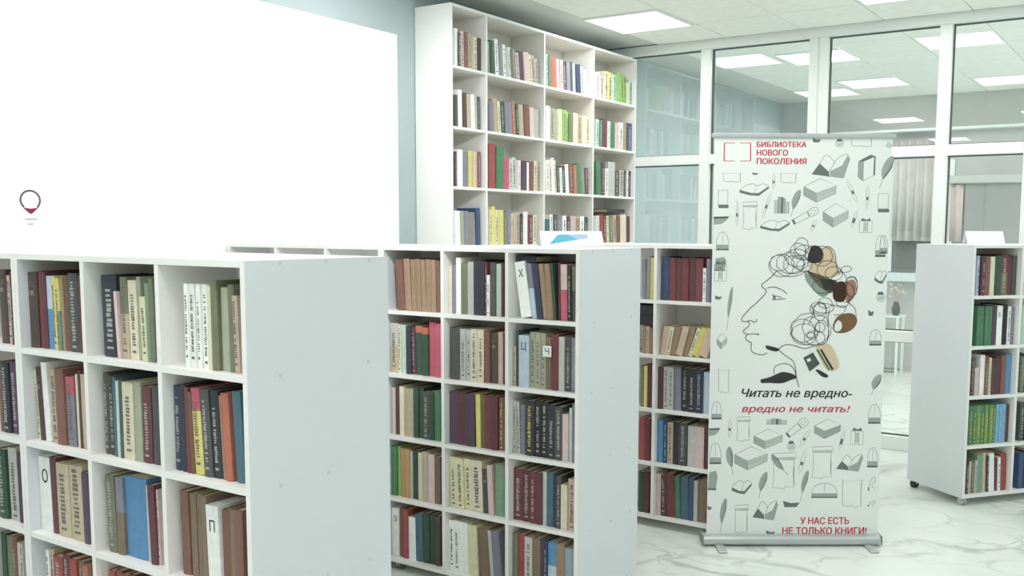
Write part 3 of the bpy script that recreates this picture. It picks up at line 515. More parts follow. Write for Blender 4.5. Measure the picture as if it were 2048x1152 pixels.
def text_mesh(s, h, m, name, parent, M, shear=0., width=None, thick=.0003, sx=1.):
    # outline of the built-in font, filled by a constrained triangulation (even-odd rule)
    cu = bpy.data.curves.new(name, 'FONT'); cu.body = s; cu.size = 1; cu.shear = shear; cu.resolution_u = 3; cu.fill_mode = 'NONE'
    o = bpy.data.objects.new('tmp', cu); COL.objects.link(o)
    me0 = bpy.data.meshes.new_from_object(o.evaluated_get(bpy.context.evaluated_depsgraph_get())); bpy.data.objects.remove(o)
    vs = [v.co.xy.copy() for v in me0.vertices]; es = [tuple(e.vertices) for e in me0.edges]
    V, _e, F, _a, _b, _c = delaunay_2d_cdt(vs, es, [], 1, 1e-5)
    seg = [(vs[i], vs[j]) for i, j in es]
    def odd(x, y):
        n = 0
        for p, q in seg:
            if (p.y > y) != (q.y > y) and x < p.x+(y-p.y)*(q.x-p.x)/(q.y-p.y): n += 1
        return n % 2 == 1
    keep = [f for f in F if odd(sum(V[i].x for i in f)/len(f), sum(V[i].y for i in f)/len(f)+1e-5)]
    used = sorted({i for f in keep for i in f}); ix = {v: k for k, v in enumerate(used)}
    x0 = min(V[i].x for i in used); x1 = max(V[i].x for i in used)
    k = h/.7; kx = (width/(x1-x0)) if width else k*sx
    me = bpy.data.meshes.new(name); me.from_pydata([M @ Vector(((V[i].x-x0)*kx, -thick, V[i].y*k)) for i in used], [], [[ix[i] for i in f] for f in keep])
    me.materials.append(m); q = bpy.data.objects.new(name, me); link(q, parent); return q
specs = []
camp = Vector((0, 0, CAM_H))
for case, row, col, body in BOOKS:
    o, u, nrm = frame_of(case); L = left_of(case, col); clr = clear(case, col); z = zfloor(case, row); hh = (RT-T) if case == 'T' else (RP-T)
    bl = []
    for tk in body.split(' '):
        a = tk.split(','); bl.append([float(a[0])/1000, float(a[1])/1000, a[2], float(a[3]), float(a[4]), a[5]])
    def cap(g, h_): return math.degrees(math.asin(max(0., min(.6, g/h_))))
    for k in range(len(bl)):        # no book may lean through its neighbour or the panels
        if bl[k][4] > 0:
            g = bl[k][0]-(bl[k-1][0]+bl[k-1][1] if k else 0); pv = max(0, bl[k-1][4]) if k else 0
            bl[k][4] = min(bl[k][4], pv+1.3+cap(g, bl[k][3]*hh)) if k else min(bl[k][4], cap(bl[k][0], bl[k][3]*hh))
    for k in range(len(bl)-1, -1, -1):
        if bl[k][4] < 0:
            last = k == len(bl)-1
            g = (clr if last else bl[k+1][0])-(bl[k][0]+bl[k][1]); pv = 0 if last else min(0, bl[k+1][4])
            bl[k][4] = max(bl[k][4], pv-1.3-cap(g, bl[k][3]*hh))
    for k, (x, wd, c, hf, lean, op) in enumerate(bl):
        gap = .0005
        wd2 = max(.004, wd-2*gap)
        h = hf*hh
        if lean > 0:   # a leaning book is thinner than the width it takes up on the board
            wd2 *= math.cos(math.radians(lean))
        p = o + u*(L+x+gap) + nrm*(.03+random.uniform(-.004, .006)); p.z = z+.0003
        dist = (p-camp).length; vis = 1.0
        if case == 'A' and row == 3: vis = .25
        d = (camp-p); cosn = abs(d.normalized().dot(nrm))
        specs.append(dict(case=case, row=row, col=col, k=k, n=len(bl), x=x, w=wd2, c=c, h=h, hf=hf, lean=lean, op=op, p=p, u=u, nrm=nrm, area=wd2*h*cosn/dist**2*vis, slot=wd))
specs.sort(key=lambda s: -s['area'])
NIND = 312
def place(s):
    u, nrm = s['u'], s['nrm']; th = math.radians(s['lean'])
    M = Matrix(((u.x, nrm.x, 0, 0), (u.y, nrm.y, 0, 0), (0, 0, 1, 0), (0, 0, 0, 1)))
    if th >= 0: R = Matrix.Rotation(-th, 4, 'Y')
    else: R = Matrix.Translation((s['slot']-.001, 0, 0)) @ Matrix.Rotation(-th, 4, 'Y') @ Matrix.Translation((-s['w'], 0, 0))
    return Matrix.Translation(s['p']) @ M @ R
labels = set(); bulk = bmesh.new(); bulk_m = []
def bidx(m):
    if m not in bulk_m: bulk_m.append(m)
    return bulk_m.index(m)
I4 = Matrix.Identity(4)
for i, s in enumerate(specs):
    rnd = random.Random(i*13+5)
    d = rnd.uniform(.15, .19) if s['case'] != 'T' else rnd.uniform(.16, .2)
    op = s['op']; half = None; letter = None; pk = ''
    if 'X' in op: letter = op[op.index('X')+1]; op = op[:op.index('X')]
    if 'T' in op: half = op[op.index('T')+1:op.index('T')+3]; op = op[:op.index('T')]
    pk = op[:1] if op[:1] in PR else ''
    M = place(s)
    soft = s['c'] in ('wh', 'lg', 'py', 'cr', 'lp')
    if i < NIND:
        size = 'thin ' if s['w'] < .012 else 'thick ' if s['w'] > .045 else ''
        extra = ''
        if letter: kind = 'shelf divider'; extra = ' lettered ' + letter
        else: kind = 'book'
        colw = CODES[s['c']][1]
        if half: colw = colw + ' and ' + CODES[half][1]
        pos = ORD[s['k']] + ' from left' if s['n'] > 1 else 'alone'
        lab = '%s%s %s, %s, %s shelf, %s, %s' % (size, colw, kind, pos, ROW[s['row']], COLN[s['case']][s['col']], CASEN[s['case']])
        if letter: lab = lab.replace(kind, 'letter divider') if False else lab
        t = thing('book' if not letter else 'shelf_divider', lab, 'book' if not letter else 'divider', (0, 0, 0), 0, 'books in the ' + CASEN[s['case']] if not letter else 'lettered shelf dividers')
        t.matrix_world = M
        bm = bmesh.new()
        if letter:
            box_data(bm, (0, 0, 0), (s['w'], d*.7, s['h'])); bmesh.ops.bevel(bm, geom=bm.edges[:], offset=.0008, segments=1, affect='EDGES')
            done('divider_block', bm, bm_(s['c']), t)
            hl = min(.045, s['w']*.62)
            if letter == 'Х': hl *= 1
            text_mesh(letter, hl, M_INK, 'lettering', t, Matrix.Translation((s['w']*.5-hl*.36, -.0004, s['h']*(.66 if s['case'] == 'A' else .72))), sx=.85)
        else:
            mats = [bm_(s['c'])]; top = None
            if half: mats.append(bm_(half)); top = (1, .55 if s['c'] != 'dg' else .86)
            if s['op'].startswith('kTpk'): top = (1, .74)
            th = cover_geo(bm, s['w'], s['h'], d, 0, I4, soft, top)
            done('cover', bm, mats, t)
            bm = bmesh.new(); box_data(bm, (th, .006, .003), (s['w']-th, d-.004, s['h']-.003)); done('page_block', bm, M_PAPER, t)
            if pk and s['w'] > .008:
                bm = bmesh.new(); print_geo(bm, s['w'], s['h'], pk, I4, rnd); done('spine_print', bm, PR[pk], t)
    else:
        mi = bidx(bm_(s['c'])); top = None
        if half: top = (bidx(bm_(half)), .55)
        th = cover_geo(bulk, s['w'], s['h'], d, mi, M, soft, top)
        box_data(bulk, (th, .006, .003), (s['w']-th, d-.004, s['h']-.003), bidx(M_PAPER), M)
        if pk: print_geo(bulk, s['w'], s['h'], pk, M, rnd, bidx(PR[pk]))
        elif s['w'] > .01 and rnd.random() < .7:
            k2 = 'k' if s['c'] in ('wh', 'cr', 'be', 'lg', 'py', 'lp', 'ye', 'mg', 'lb', 'pe', 'os', 'lm') else 'p'
            print_geo(bulk, s['w'], s['h'], k2, M, rnd, bidx(PR[k2]))
tag(done('shelved_books', bulk, bulk_m), 'rows of small books filling the tall bookcase and the farther shelves', 'books', None, 'stuff')
# (flat books below)
# a dark book lying flat on top of a row, and a small letter card
def flat_book(x, y, z, w, d, h, code, label, rz=0):
    t = thing('book', label, 'book', (x, y, z), rz, 'books lying flat on top of others')
    box('cover', (0, 0, 0), (w, d, .003), bm_(code), t); box('cover', (0, 0, h-.003), (w, d, h), bm_(code), t); box('spine', (0, 0, .003), (w, .003, h-.003), bm_(code), t)
    box('page_block', (.003, .004, .003), (w-.003, d-.004, h-.003), M_PAPER, t)

flat_book(-2.405, yB+.045, 1.4795, .10, .17, .027, 'bk', 'black book lying flat over leaning books, top shelf, middle bookcase')
flat_book(-2.58, yC+.03, 1.103, .18, .2, .055, 'bk', 'black book lying flat over tan books behind the middle bookcase')
flat_book(-2.575, yC+.035, 1.1585, .17, .2, .055, 'nk', 'dark blue-black book topmost of the flat pair behind the middle bookcase')
flat_book(-4.0, 6.95, 1.752, .29, .19, .033, 'nk', 'dark book lying flat over upright books in the tall bookcase', math.pi/2)
t = thing('letter_card', 'small white letter card on a stem before books, middle bookcase', 'card', (-2.2517, yB+.0215, .9498))
box('card', (0, 0, .139), (.043, .0012, .186), mat('card_white', (.86, .87, .86), .5, .3), t, .0004)
box('stem', (.020, .0013, 0), (.023, .0025, .14), M_GREY, t)
text_mesh('Ч', .026, M_INK, 'lettering', t, Matrix.Translation((.012, -.0004, .150)))
# ---------------------------------------------------------------- cards on the bookcases
def tent_card(name, label, p0, p1, depth, h, parent_z, ridge=None):
    # folded sheet: front leaf leans back to a ridge, rear leaf comes down behind
    a = Vector((p0[0], p0[1], 0)); b = Vector((p1[0], p1[1], 0)); L = (b-a).length; rz = math.atan2((b-a).y, (b-a).x)
    t = thing(name, label, 'card', (a.x, a.y, parent_z), rz)
    bm = bmesh.new(); th = .0012
    def leaf(y0, y1):
        vs = [(0, y0, 0), (L, y0, 0), (L*.995, y1, h), (L*.005, y1, h)]
        f = [bm.verts.new(v) for v in vs]; g = [bm.verts.new((v[0], v[1]+th, v[2])) for v in vs]
        bm.faces.new(f); bm.faces.new(g[::-1])
        for i in range(4): bm.faces.new((f[i], g[i], g[(i+1) % 4], f[(i+1) % 4]))
    leaf(0, depth/2); 
    bmesh.ops.recalc_face_normals(bm, faces=bm.faces[:]); done('front_leaf', bm, M_CARD, t)
    bm = bmesh.new(); leaf(depth, depth/2+th); bmesh.ops.recalc_face_normals(bm, faces=bm.faces[:]); done('rear_leaf', bm, M_CARD, t)
    return t, L
M_CARD = mat('card_stock', (.86, .88, .90), .45, .4)
t, L = tent_card('folded_sign', 'white folded card with a blue arrow shape on the middle bookcase', (-2.625, 3.93), (-2.41, 4.175) if False else (-2.405, 4.155), .10, .072, 1.5385)
bm = bmesh.new()
def cp(u, v): return (L*u, .05*v - .0008, .072*v)
bm.faces.new([bm.verts.new(cp(u, v)) for u, v in ((.13, .12), (.42, .32), (.60, .44), (.42, .78), (.28, .74))])
done('blue_print', bm, mat('cyan_print', '#5fb8d4', .5, .3), t)
bm = bmesh.new(); bm.faces.new([bm.verts.new(cp(u, v)) for u, v in ((.60, .44), (.75, .52), (.76, .78), (.42, .78))]); done('pale_blue_print', bm, mat('pale_blue_print', '#a9c4e2', .5, .3), t)
t, L = tent_card('folded_paper', 'white folded paper standing on the angled bookcase', (-1.165, 6.47), (-.985, 6.70), .05, .08, 1.5385)
# small lettered card slipped between books on the middle bookcase


# ---------------------------------------------------------------- roll-up banner
ICONS=[('openbook',605,1939,188,118,0),('standbook',785,1930,84,129,0),('quill',880,1912,47,170,18),('corner',530,2068,42,26,0),('jar',645,2055,42,41,0),('sheet',754,2060,104,49,0),('cup',892,2046,42,26,0),('sheet',111,1880,89,46,0),('corner',228,1901,31,15,0),('pen',321,1863,14,88,0),('sheet',395,1879,78,51,0),('flatbook',225,1821,146,62,0),('thickbook',554,1818,162,119,0),('pen',716,1816,18,139,-26),('pen',794,1786,16,124,0),('card',72,1772,52,88,0),('halfdome',64,1668,78,47,0),('scroll',205,1692,78,140,0),('pen',142,1702,13,140,0),('pen',290,1744,14,150,18),('bookrow',365,1745,73,83,0),('quill',430,1755,37,140,14),('torch',485,1691,42,140,62),('pen',528,1644,19,68,25),('thickbook',637,1694,126,119,0),('darkpen',732,1676,16,99,18),('case',791,1645,63,73,0),('flatbook',334,1643,147,57,0),('dome',72,1562,63,89,0),('dome',885,1549,47,89,0),('card',877,1757,58,93,0),('case',65,1414,61,105,0),('darkbox',64,1449,61,70,0),('quill',113,1226,21,220,5),('corner',57,1283,35,26,0),('thickbook',80,1058,49,80,0),('sheet',93,853,53,125,0),('dome',61,701,53,90,0),('dome',870,1540,53,105,0),('flatbook',876,1387,62,70,0),('jar',880,1290,44,53,0),('corner',834,1209,30,39,0),('dome',862,1078,62,80,0),('quill',869,837,45,117,18),('dome',872,684,63,99,0),('pen',130,609,16,108,0),('scroll',199,606,74,129,0),('bookrow',371,645,100,31,0),('thickbook',328,554,147,102,0),('torch',476,613,47,129,50),('jar',449,522,40,54,0),('vbook',632,607,134,102,0),('darkpen',709,549,17,116,14),('case',786,570,64,88,0),('pen',518,559,20,115,28),('quill',137,440,38,150,-12),('thickbook',243,453,168,123,0),('scroll',412,389,128,191,0),('quill',391,416,34,143,-42),('quill',303,313,38,144,12),('flatbook',199,303,101,75,0),('pen',508,433,23,137,14),('quill',519,310,30,165,10),('scroll',609,433,111,171,0),('openbook',753,430,135,89,0),('dome',628,283,135,76,0),('sheet',770,269,101,148,0),('dome',60,477,60,109,0),('halfdome',53,592,67,47,0),('darkbox',49,337,54,103,0),('corner',35,196,40,28,0),('dome',871,457,54,102,0),('hook',872,324,40,82,0),('hook',875,217,41,34,0),('quill',103,152,31,186,6),('scroll',200,134,74,152,0),('openbook',324,179,128,103,0),('corner',458,217,88,41,0),('corner',354,63,47,35,0)]
FACE=[('k',3.2,[348,1416,326,1389,301,1367,277,1348,278,1334,298,1316,291,1295,272,1275,251,1253,229,1235,205,1210,182,1182,178,1166,187,1158,209,1160,222,1166]),('k',3,[222,1166,240,1156,253,1160,253,1172]),('k',3,[209,1160,218,1143,206,1128,190,1113,190,1103,211,1094,242,1096,264,1092]),('k',5,[258,1096,267,1091]),('k',3,[211,1094,200,1081,203,1066,216,1058,230,1050,228,1027,235,1005,262,992,289,989,311,998]),('k',3,[302,1328,332,1334,359,1328,386,1315,404,1299]),('k',3,[329,1297,338,1284,332,1271,352,1271,374,1273,396,1275]),('k',3,[333,1290,356,1287,378,1280]),('k',5,[341,1287,344,1274]),('k',2.4,[348,1416,383,1392,427,1387,471,1398,497,1420]),('k',3,[368,1015,385,1032,411,1041,447,1037,500,1022,544,1033,606,1051,622,1095,615,1166,622,1219]),('k',3,[372,1015,395,992,422,975,445,957,457,926,465,872,480,823]),('k',3,[349,890,352,925,387,943,427,938,455,908,462,872]),('k',3,[506,1420,542,1390,595,1373,648,1368]),('k',2.5,[572,1525,607,1539,639,1508,650,1439,664,1404]),('k',2.5,[665,1395,681,1434,716,1439,725,1421,691,1408,664,1425]),('k',2.5,[709,1377,744,1386,759,1351,747,1299,713,1263]),('k',2.5,[713,1259,750,1228,760,1184]),('k',2.5,[529,1245,539,1210,531,1174,518,1148]),('k',2.5,[634,1245,670,1237,705,1237,689,1201,645,1193]),('k',2.3,[408,1455,406,1442,397,1430,385,1421,369,1416,352,1416,338,1421,322,1429,317,1441,309,1455,317,1468,320,1480,336,1489,350,1493,366,1494,384,1489,394,1480,406,1468,406,1455]),('k',2.3,[440,1442,430,1423,425,1405,405,1393,386,1386,364,1386,343,1392,326,1405,315,1422,309,1442,315,1461,322,1478,341,1491,360,1498,382,1498,405,1491,418,1478,435,1461,433,1442]),('k',2.3,[491,1455,479,1437,475,1422,451,1410,431,1404,407,1403,381,1410,367,1421,348,1437,349,1455,348,1473,363,1489,380,1500,403,1507,427,1507,451,1501,469,1489,484,1473,485,1455]),('k',2.3,[494,1516,491,1503,486,1491,474,1482,463,1478,449,1478,435,1482,426,1491,416,1503,417,1516,415,1530,425,1541,432,1550,447,1555,460,1555,472,1550,485,1542,490,1530,495,1516]),('k',2.3,[505,1538,506,1523,498,1510,490,1500,478,1495,466,1495,455,1500,445,1510,438,1523,437,1538,437,1553,445,1566,452,1576,464,1581,476,1581,487,1576,499,1566,502,1553,508,1538]),('k',2.3,[533,1508,536,1495,523,1484,513,1476,495,1472,477,1472,462,1476,445,1484,440,1495,433,1507,438,1520,445,1531,459,1539,475,1544,493,1544,509,1539,524,1531,531,1520,538,1508]),('k',2.3,[511,1482,511,1467,497,1454,484,1444,462,1438,441,1438,423,1443,402,1453,397,1466,386,1481,396,1496,400,1509,421,1519,438,1524,460,1524,482,1519,496,1510,510,1497,511,1482]),('k',2.3,[510,1460,505,1448,500,1437,487,1429,474,1425,458,1425,444,1429,431,1437,425,1448,420,1459,425,1471,429,1482,443,1490,456,1494,471,1494,487,1490,496,1482,508,1472,506,1460]),('k',2.3,[529,1442,522,1432,520,1423,507,1416,495,1412,482,1412,467,1416,459,1422,449,1432,449,1442,449,1453,457,1462,467,1469,479,1472,493,1472,507,1469,516,1462,525,1453,525,1442]),('k',2.3,[488,1447,483,1431,477,1417,461,1407,445,1402,427,1402,408,1407,397,1417,382,1431,385,1446,382,1462,396,1475,406,1486,424,1491,443,1491,459,1486,475,1476,483,1462,488,1447]),('k',2.3,[631,1122,631,1094,611,1069,586,1051,553,1041,518,1041,483,1051,458,1069,435,1093,435,1121,432,1149,457,1173,477,1192,513,1201,549,1202,578,1192,613,1174,622,1150,640,1122]),('k',2.3,[604,1223,607,1211,596,1201,588,1193,573,1188,558,1188,545,1193,532,1200,526,1211,522,1223,525,1235,531,1246,542,1254,556,1258,571,1258,584,1254,598,1246,602,1235,609,1223]),('k',2.3,[633,1254,634,1245,625,1237,618,1231,606,1228,593,1228,583,1231,571,1237,568,1245,562,1254,567,1263,570,1271,581,1277,592,1280,604,1280,616,1277,625,1271,632,1263,634,1254]),('k',2.3,[566,1095,560,1077,550,1061,533,1049,511,1042,488,1042,467,1049,447,1060,439,1076,429,1095,438,1113,443,1129,465,1141,484,1147,507,1147,532,1141,545,1129,563,1113,561,1095]),('k',2.3,[624,1104,618,1083,616,1064,605,1050,595,1043,582,1043,570,1050,561,1064,553,1083,551,1104,552,1125,558,1144,567,1157,578,1165,590,1165,603,1158,611,1144,620,1125,620,1104]),('k',2.3,[607,1077,600,1065,595,1055,578,1047,562,1042,544,1042,524,1046,514,1054,499,1065,501,1077,499,1089,512,1100,523,1108,542,1112,560,1112,577,1108,592,1100,601,1089,604,1077]),('k',2.3,[549,1113,548,1093,537,1075,521,1062,501,1055,480,1055,458,1062,444,1075,428,1092,430,1112,427,1132,443,1150,454,1163,477,1170,498,1170,516,1163,537,1150,543,1133,553,1113]),('k',2.3,[604,1210,606,1194,598,1181,592,1170,581,1165,570,1165,560,1170,550,1180,545,1194,542,1210,543,1226,549,1239,556,1250,567,1255,578,1255,588,1250,598,1239,602,1226,607,1210]),('k',2.3,[574,1130,576,1112,565,1096,557,1084,541,1078,526,1078,513,1084,497,1096,494,1112,486,1130,492,1148,496,1164,509,1176,523,1182,538,1183,553,1176,565,1165,573,1149,577,1130]),('k',2.3,[644,1228,641,1219,632,1212,619,1206,601,1203,582,1203,566,1206,549,1212,544,1219,535,1227,544,1236,547,1243,565,1249,580,1252,599,1252,618,1249,629,1244,643,1236,642,1228]),('k',2.3,[604,1131,600,1122,598,1115,590,1109,582,1106,573,1106,564,1109,557,1114,552,1122,550,1130,552,1139,555,1146,563,1152,571,1155,580,1155,590,1152,595,1146,602,1139,601,1131]),('k',2.3,[556,1086,553,1080,551,1075,544,1071,538,1069,531,1069,523,1071,519,1075,513,1080,513,1086,513,1092,518,1097,522,1101,529,1103,537,1103,544,1101,549,1097,554,1092,554,1086]),('k',2.3,[628,1491,625,1474,617,1458,602,1447,585,1441,566,1441,546,1447,535,1458,520,1473,522,1490,519,1508,533,1523,543,1534,563,1540,582,1540,598,1534,616,1523,622,1508,630,1491]),('k',2.3,[658,1425,660,1411,647,1398,636,1389,617,1384,598,1384,581,1389,565,1398,555,1411,553,1425,554,1439,565,1452,577,1461,596,1467,615,1467,631,1462,650,1452,654,1440,664,1425]),('k',2.3,[704,1360,707,1342,696,1326,689,1314,674,1308,660,1308,648,1314,634,1326,630,1342,624,1360,628,1378,633,1393,644,1405,657,1412,671,1412,684,1405,696,1394,702,1378,708,1360]),('k',2.3,[745,1307,744,1291,736,1276,726,1265,712,1259,697,1259,684,1265,670,1275,666,1290,658,1307,665,1324,667,1339,681,1350,693,1356,708,1356,723,1350,733,1339,743,1324,744,1307]),('k',2.3,[638,1338,631,1326,625,1315,610,1307,593,1303,575,1303,557,1307,543,1315,534,1325,529,1337,534,1349,540,1360,557,1368,572,1372,590,1372,610,1368,620,1360,635,1350,633,1338]),('k',2.3,[762,1338,757,1321,755,1305,745,1294,736,1288,725,1288,713,1294,706,1305,698,1321,698,1338,697,1355,703,1371,711,1382,721,1388,732,1388,743,1382,751,1371,758,1356,759,1338]),('k',2.3,[580,1499,576,1484,571,1471,557,1461,543,1456,528,1456,511,1461,502,1471,489,1484,491,1499,488,1514,500,1527,509,1537,525,1542,541,1542,554,1537,569,1527,575,1514,580,1499]),('k',2.3,[680,1404,681,1392,672,1381,661,1373,647,1369,631,1369,617,1373,606,1381,596,1391,595,1403,595,1415,605,1426,614,1434,630,1438,645,1438,658,1434,673,1426,676,1416,684,1404]),('k',2.3,[720,1272,722,1258,713,1246,706,1237,694,1232,681,1232,671,1237,659,1246,655,1258,650,1272,653,1286,658,1298,668,1307,679,1312,691,1312,702,1307,713,1298,718,1286,723,1272])]
POLY=[('tan',[572,1525,611,1539,639,1500,650,1434,664,1404,630,1382,568,1394,523,1416,509,1447,575,1456,587,1491]),('dk',[519,1538,554,1541,577,1512,574,1469,540,1454,504,1473,511,1517]),('br',[497,1419,559,1399,630,1373,657,1360,650,1316,597,1302,561,1333,524,1377]),('dk',[569,1368,648,1368,641,1316,592,1320]),('gb',[488,1416,524,1381,570,1333,615,1303,580,1285,535,1324,498,1368]),('bdk',[640,1351,683,1364,706,1334,700,1272,669,1259,638,1281]),('red',[697,1360,736,1373,754,1343,739,1281,705,1259,711,1316]),('brn',[642,1144,663,1184,707,1202,746,1197,765,1166,749,1127,710,1104,666,1102,646,1117]),('wt',[651,1144,668,1166,686,1153,687,1126,670,1109,652,1117]),('dk',[283,863,327,874,371,894,397,901,442,892,465,872,434,859,390,843,328,845,285,845]),('dk',[303,1037,323,1034,367,1022,370,1011,350,1007,310,1019]),('tan',[557,1033,623,1046,656,1006,680,944,672,917,628,907,591,953]),('dk',[580,1015,589,1020,654,917,644,910]),('gn',[561,1015,571,1019,637,912,626,912]),('dk2',[497,975,545,1002,582,944,531,904]),('wt',[513,966,530,975,538,960,520,951]),('dk',[561,910,575,913,624,886,619,873,593,880])]
TEXTS={'БИБЛИОТЕКА': ((0.2311, 2.0304), (0.4807, 2.0317), (0.2305, 2.0549)), 'НОВОГО': ((0.2322, 1.9886), (0.3895, 1.9895), (0.2315, 2.0156)), 'ПОКОЛЕНИЯ': ((0.2333, 1.9468), (0.4833, 1.9481), (0.2326, 1.9739)), 'Читать не вредно-': ((0.187, 0.7713), (0.7533, 0.7725), (0.1857, 0.8229)), 'вредно не читать!': ((0.1889, 0.6937), (0.7459, 0.6948), (0.1879, 0.7351)), 'У НАС ЕСТЬ': ((0.5069, 0.1064), (0.7616, 0.1065), (0.5058, 0.1409)), 'НЕ ТОЛЬКО КНИГИ!': ((0.4149, 0.0532), (0.8547, 0.0533), (0.4139, 0.0878))}
LOGO=([(0.1234, 2.0494), (0.0711, 2.0491), (0.0706, 1.9607), (0.123, 1.961)], [(0.1484, 2.0495), (0.2007, 2.0498), (0.2029, 1.9614), (0.1505, 1.9611)])

ba = math.atan2(.560, .828)
bn = thing('rollup_banner', 'tall roll-up banner with line-drawn profile and printed books', 'banner', (-2.038, 4.558, 0), ba)
bm = bmesh.new()   # cassette base: rounded profile extruded along x
prof = [(-.045, .012), (-.05, .022), (-.046, .040), (-.034, .050), (-.012, .055), (.03, .055), (.045, .045), (.05, .025), (.046, .012)]
ra = [bm.verts.new((.0, y, z)) for y, z in prof]; rb = [bm.verts.new((.915, y, z)) for y, z in prof]
for i in range(len(prof)): bm.faces.new((ra[i], ra[(i+1) % len(prof)], rb[(i+1) % len(prof)], rb[i]))
bm.faces.new(ra); bm.faces.new(rb[::-1]); bmesh.ops.recalc_face_normals(bm, faces=bm.faces[:]); done('base_cassette', bm, M_METAL, bn)
for x in (-.006, .915): box('end_cap', (x, -.052, .010), (x+.006, .052, .058), M_GREY, bn, .003)
for x in (.06, .83): box('foot', (x, -.15, 0), (x+.045, .15, .012), M_METAL, bn, .004)
box('top_rail', (.008, -.012, 2.075), (.925, .012, 2.098), M_METAL, bn, .005)
cyl('support_pole', (.46, .02, 1.06), .009, 2.03, M_METAL, bn)
M_BAN = mat('banner_vinyl', (.85, .87, .86), .5, .3)
gs = box('graphic_sheet', (.022, -.0012, .05), (.910, .0008, 2.08), M_BAN, bn)
YS = -.0016
def ribbon(bm, pts, wd, y=YS, mi=0):
    n = len(pts); V = []
    for i in range(n):
        a = Vector(pts[max(0, i-1)]); b = Vector(pts[min(n-1, i+1)]); d = (b-a)
        if d.length < 1e-6: d = Vector((1, 0))
        d.normalize(); nn = Vector((-d.y, d.x))*wd/2; c = Vector(pts[i])
        V.append((bm.verts.new((c.x+nn.x, y, c.y+nn.y)), bm.verts.new((c.x-nn.x, y, c.y-nn.y))))
    for a, b in zip(V, V[1:]): bm.faces.new((a[0], a[1], b[1], b[0])).material_index = mi
def poly(bm, pts, y=YS+.0001, mi=0):
    try: bm.faces.new([bm.verts.new((a, y, b)) for a, b in pts]).material_index = mi
    except ValueError: pass
def smooth(pts, k=4):
    if len(pts) < 3: return pts
    out = []
    P = [pts[0]]+list(pts)+[pts[-1]]
    for i in range(1, len(P)-2):
        p0, p1, p2, p3 = P[i-1], P[i], P[i+1], P[i+2]
        for q in range(k):
            t = q/k; out.append(tuple(.5*((2*p1[j])+(-p0[j]+p2[j])*t+(2*p0[j]-5*p1[j]+4*p2[j]-p3[j])*t*t+(-p0[j]+3*p1[j]-3*p2[j]+p3[j])*t**3) for j in (0, 1)))
    return out+[pts[-1]]
GI = [mat('print_outline', '#8d9794', .6, .2), mat('print_mid_grey', '#a4adaa', .6, .2), mat('print_dark_grey', '#6f7876', .6, .2), mat('print_light_grey', '#c4cbc8', .6, .2)]
LW = .0024
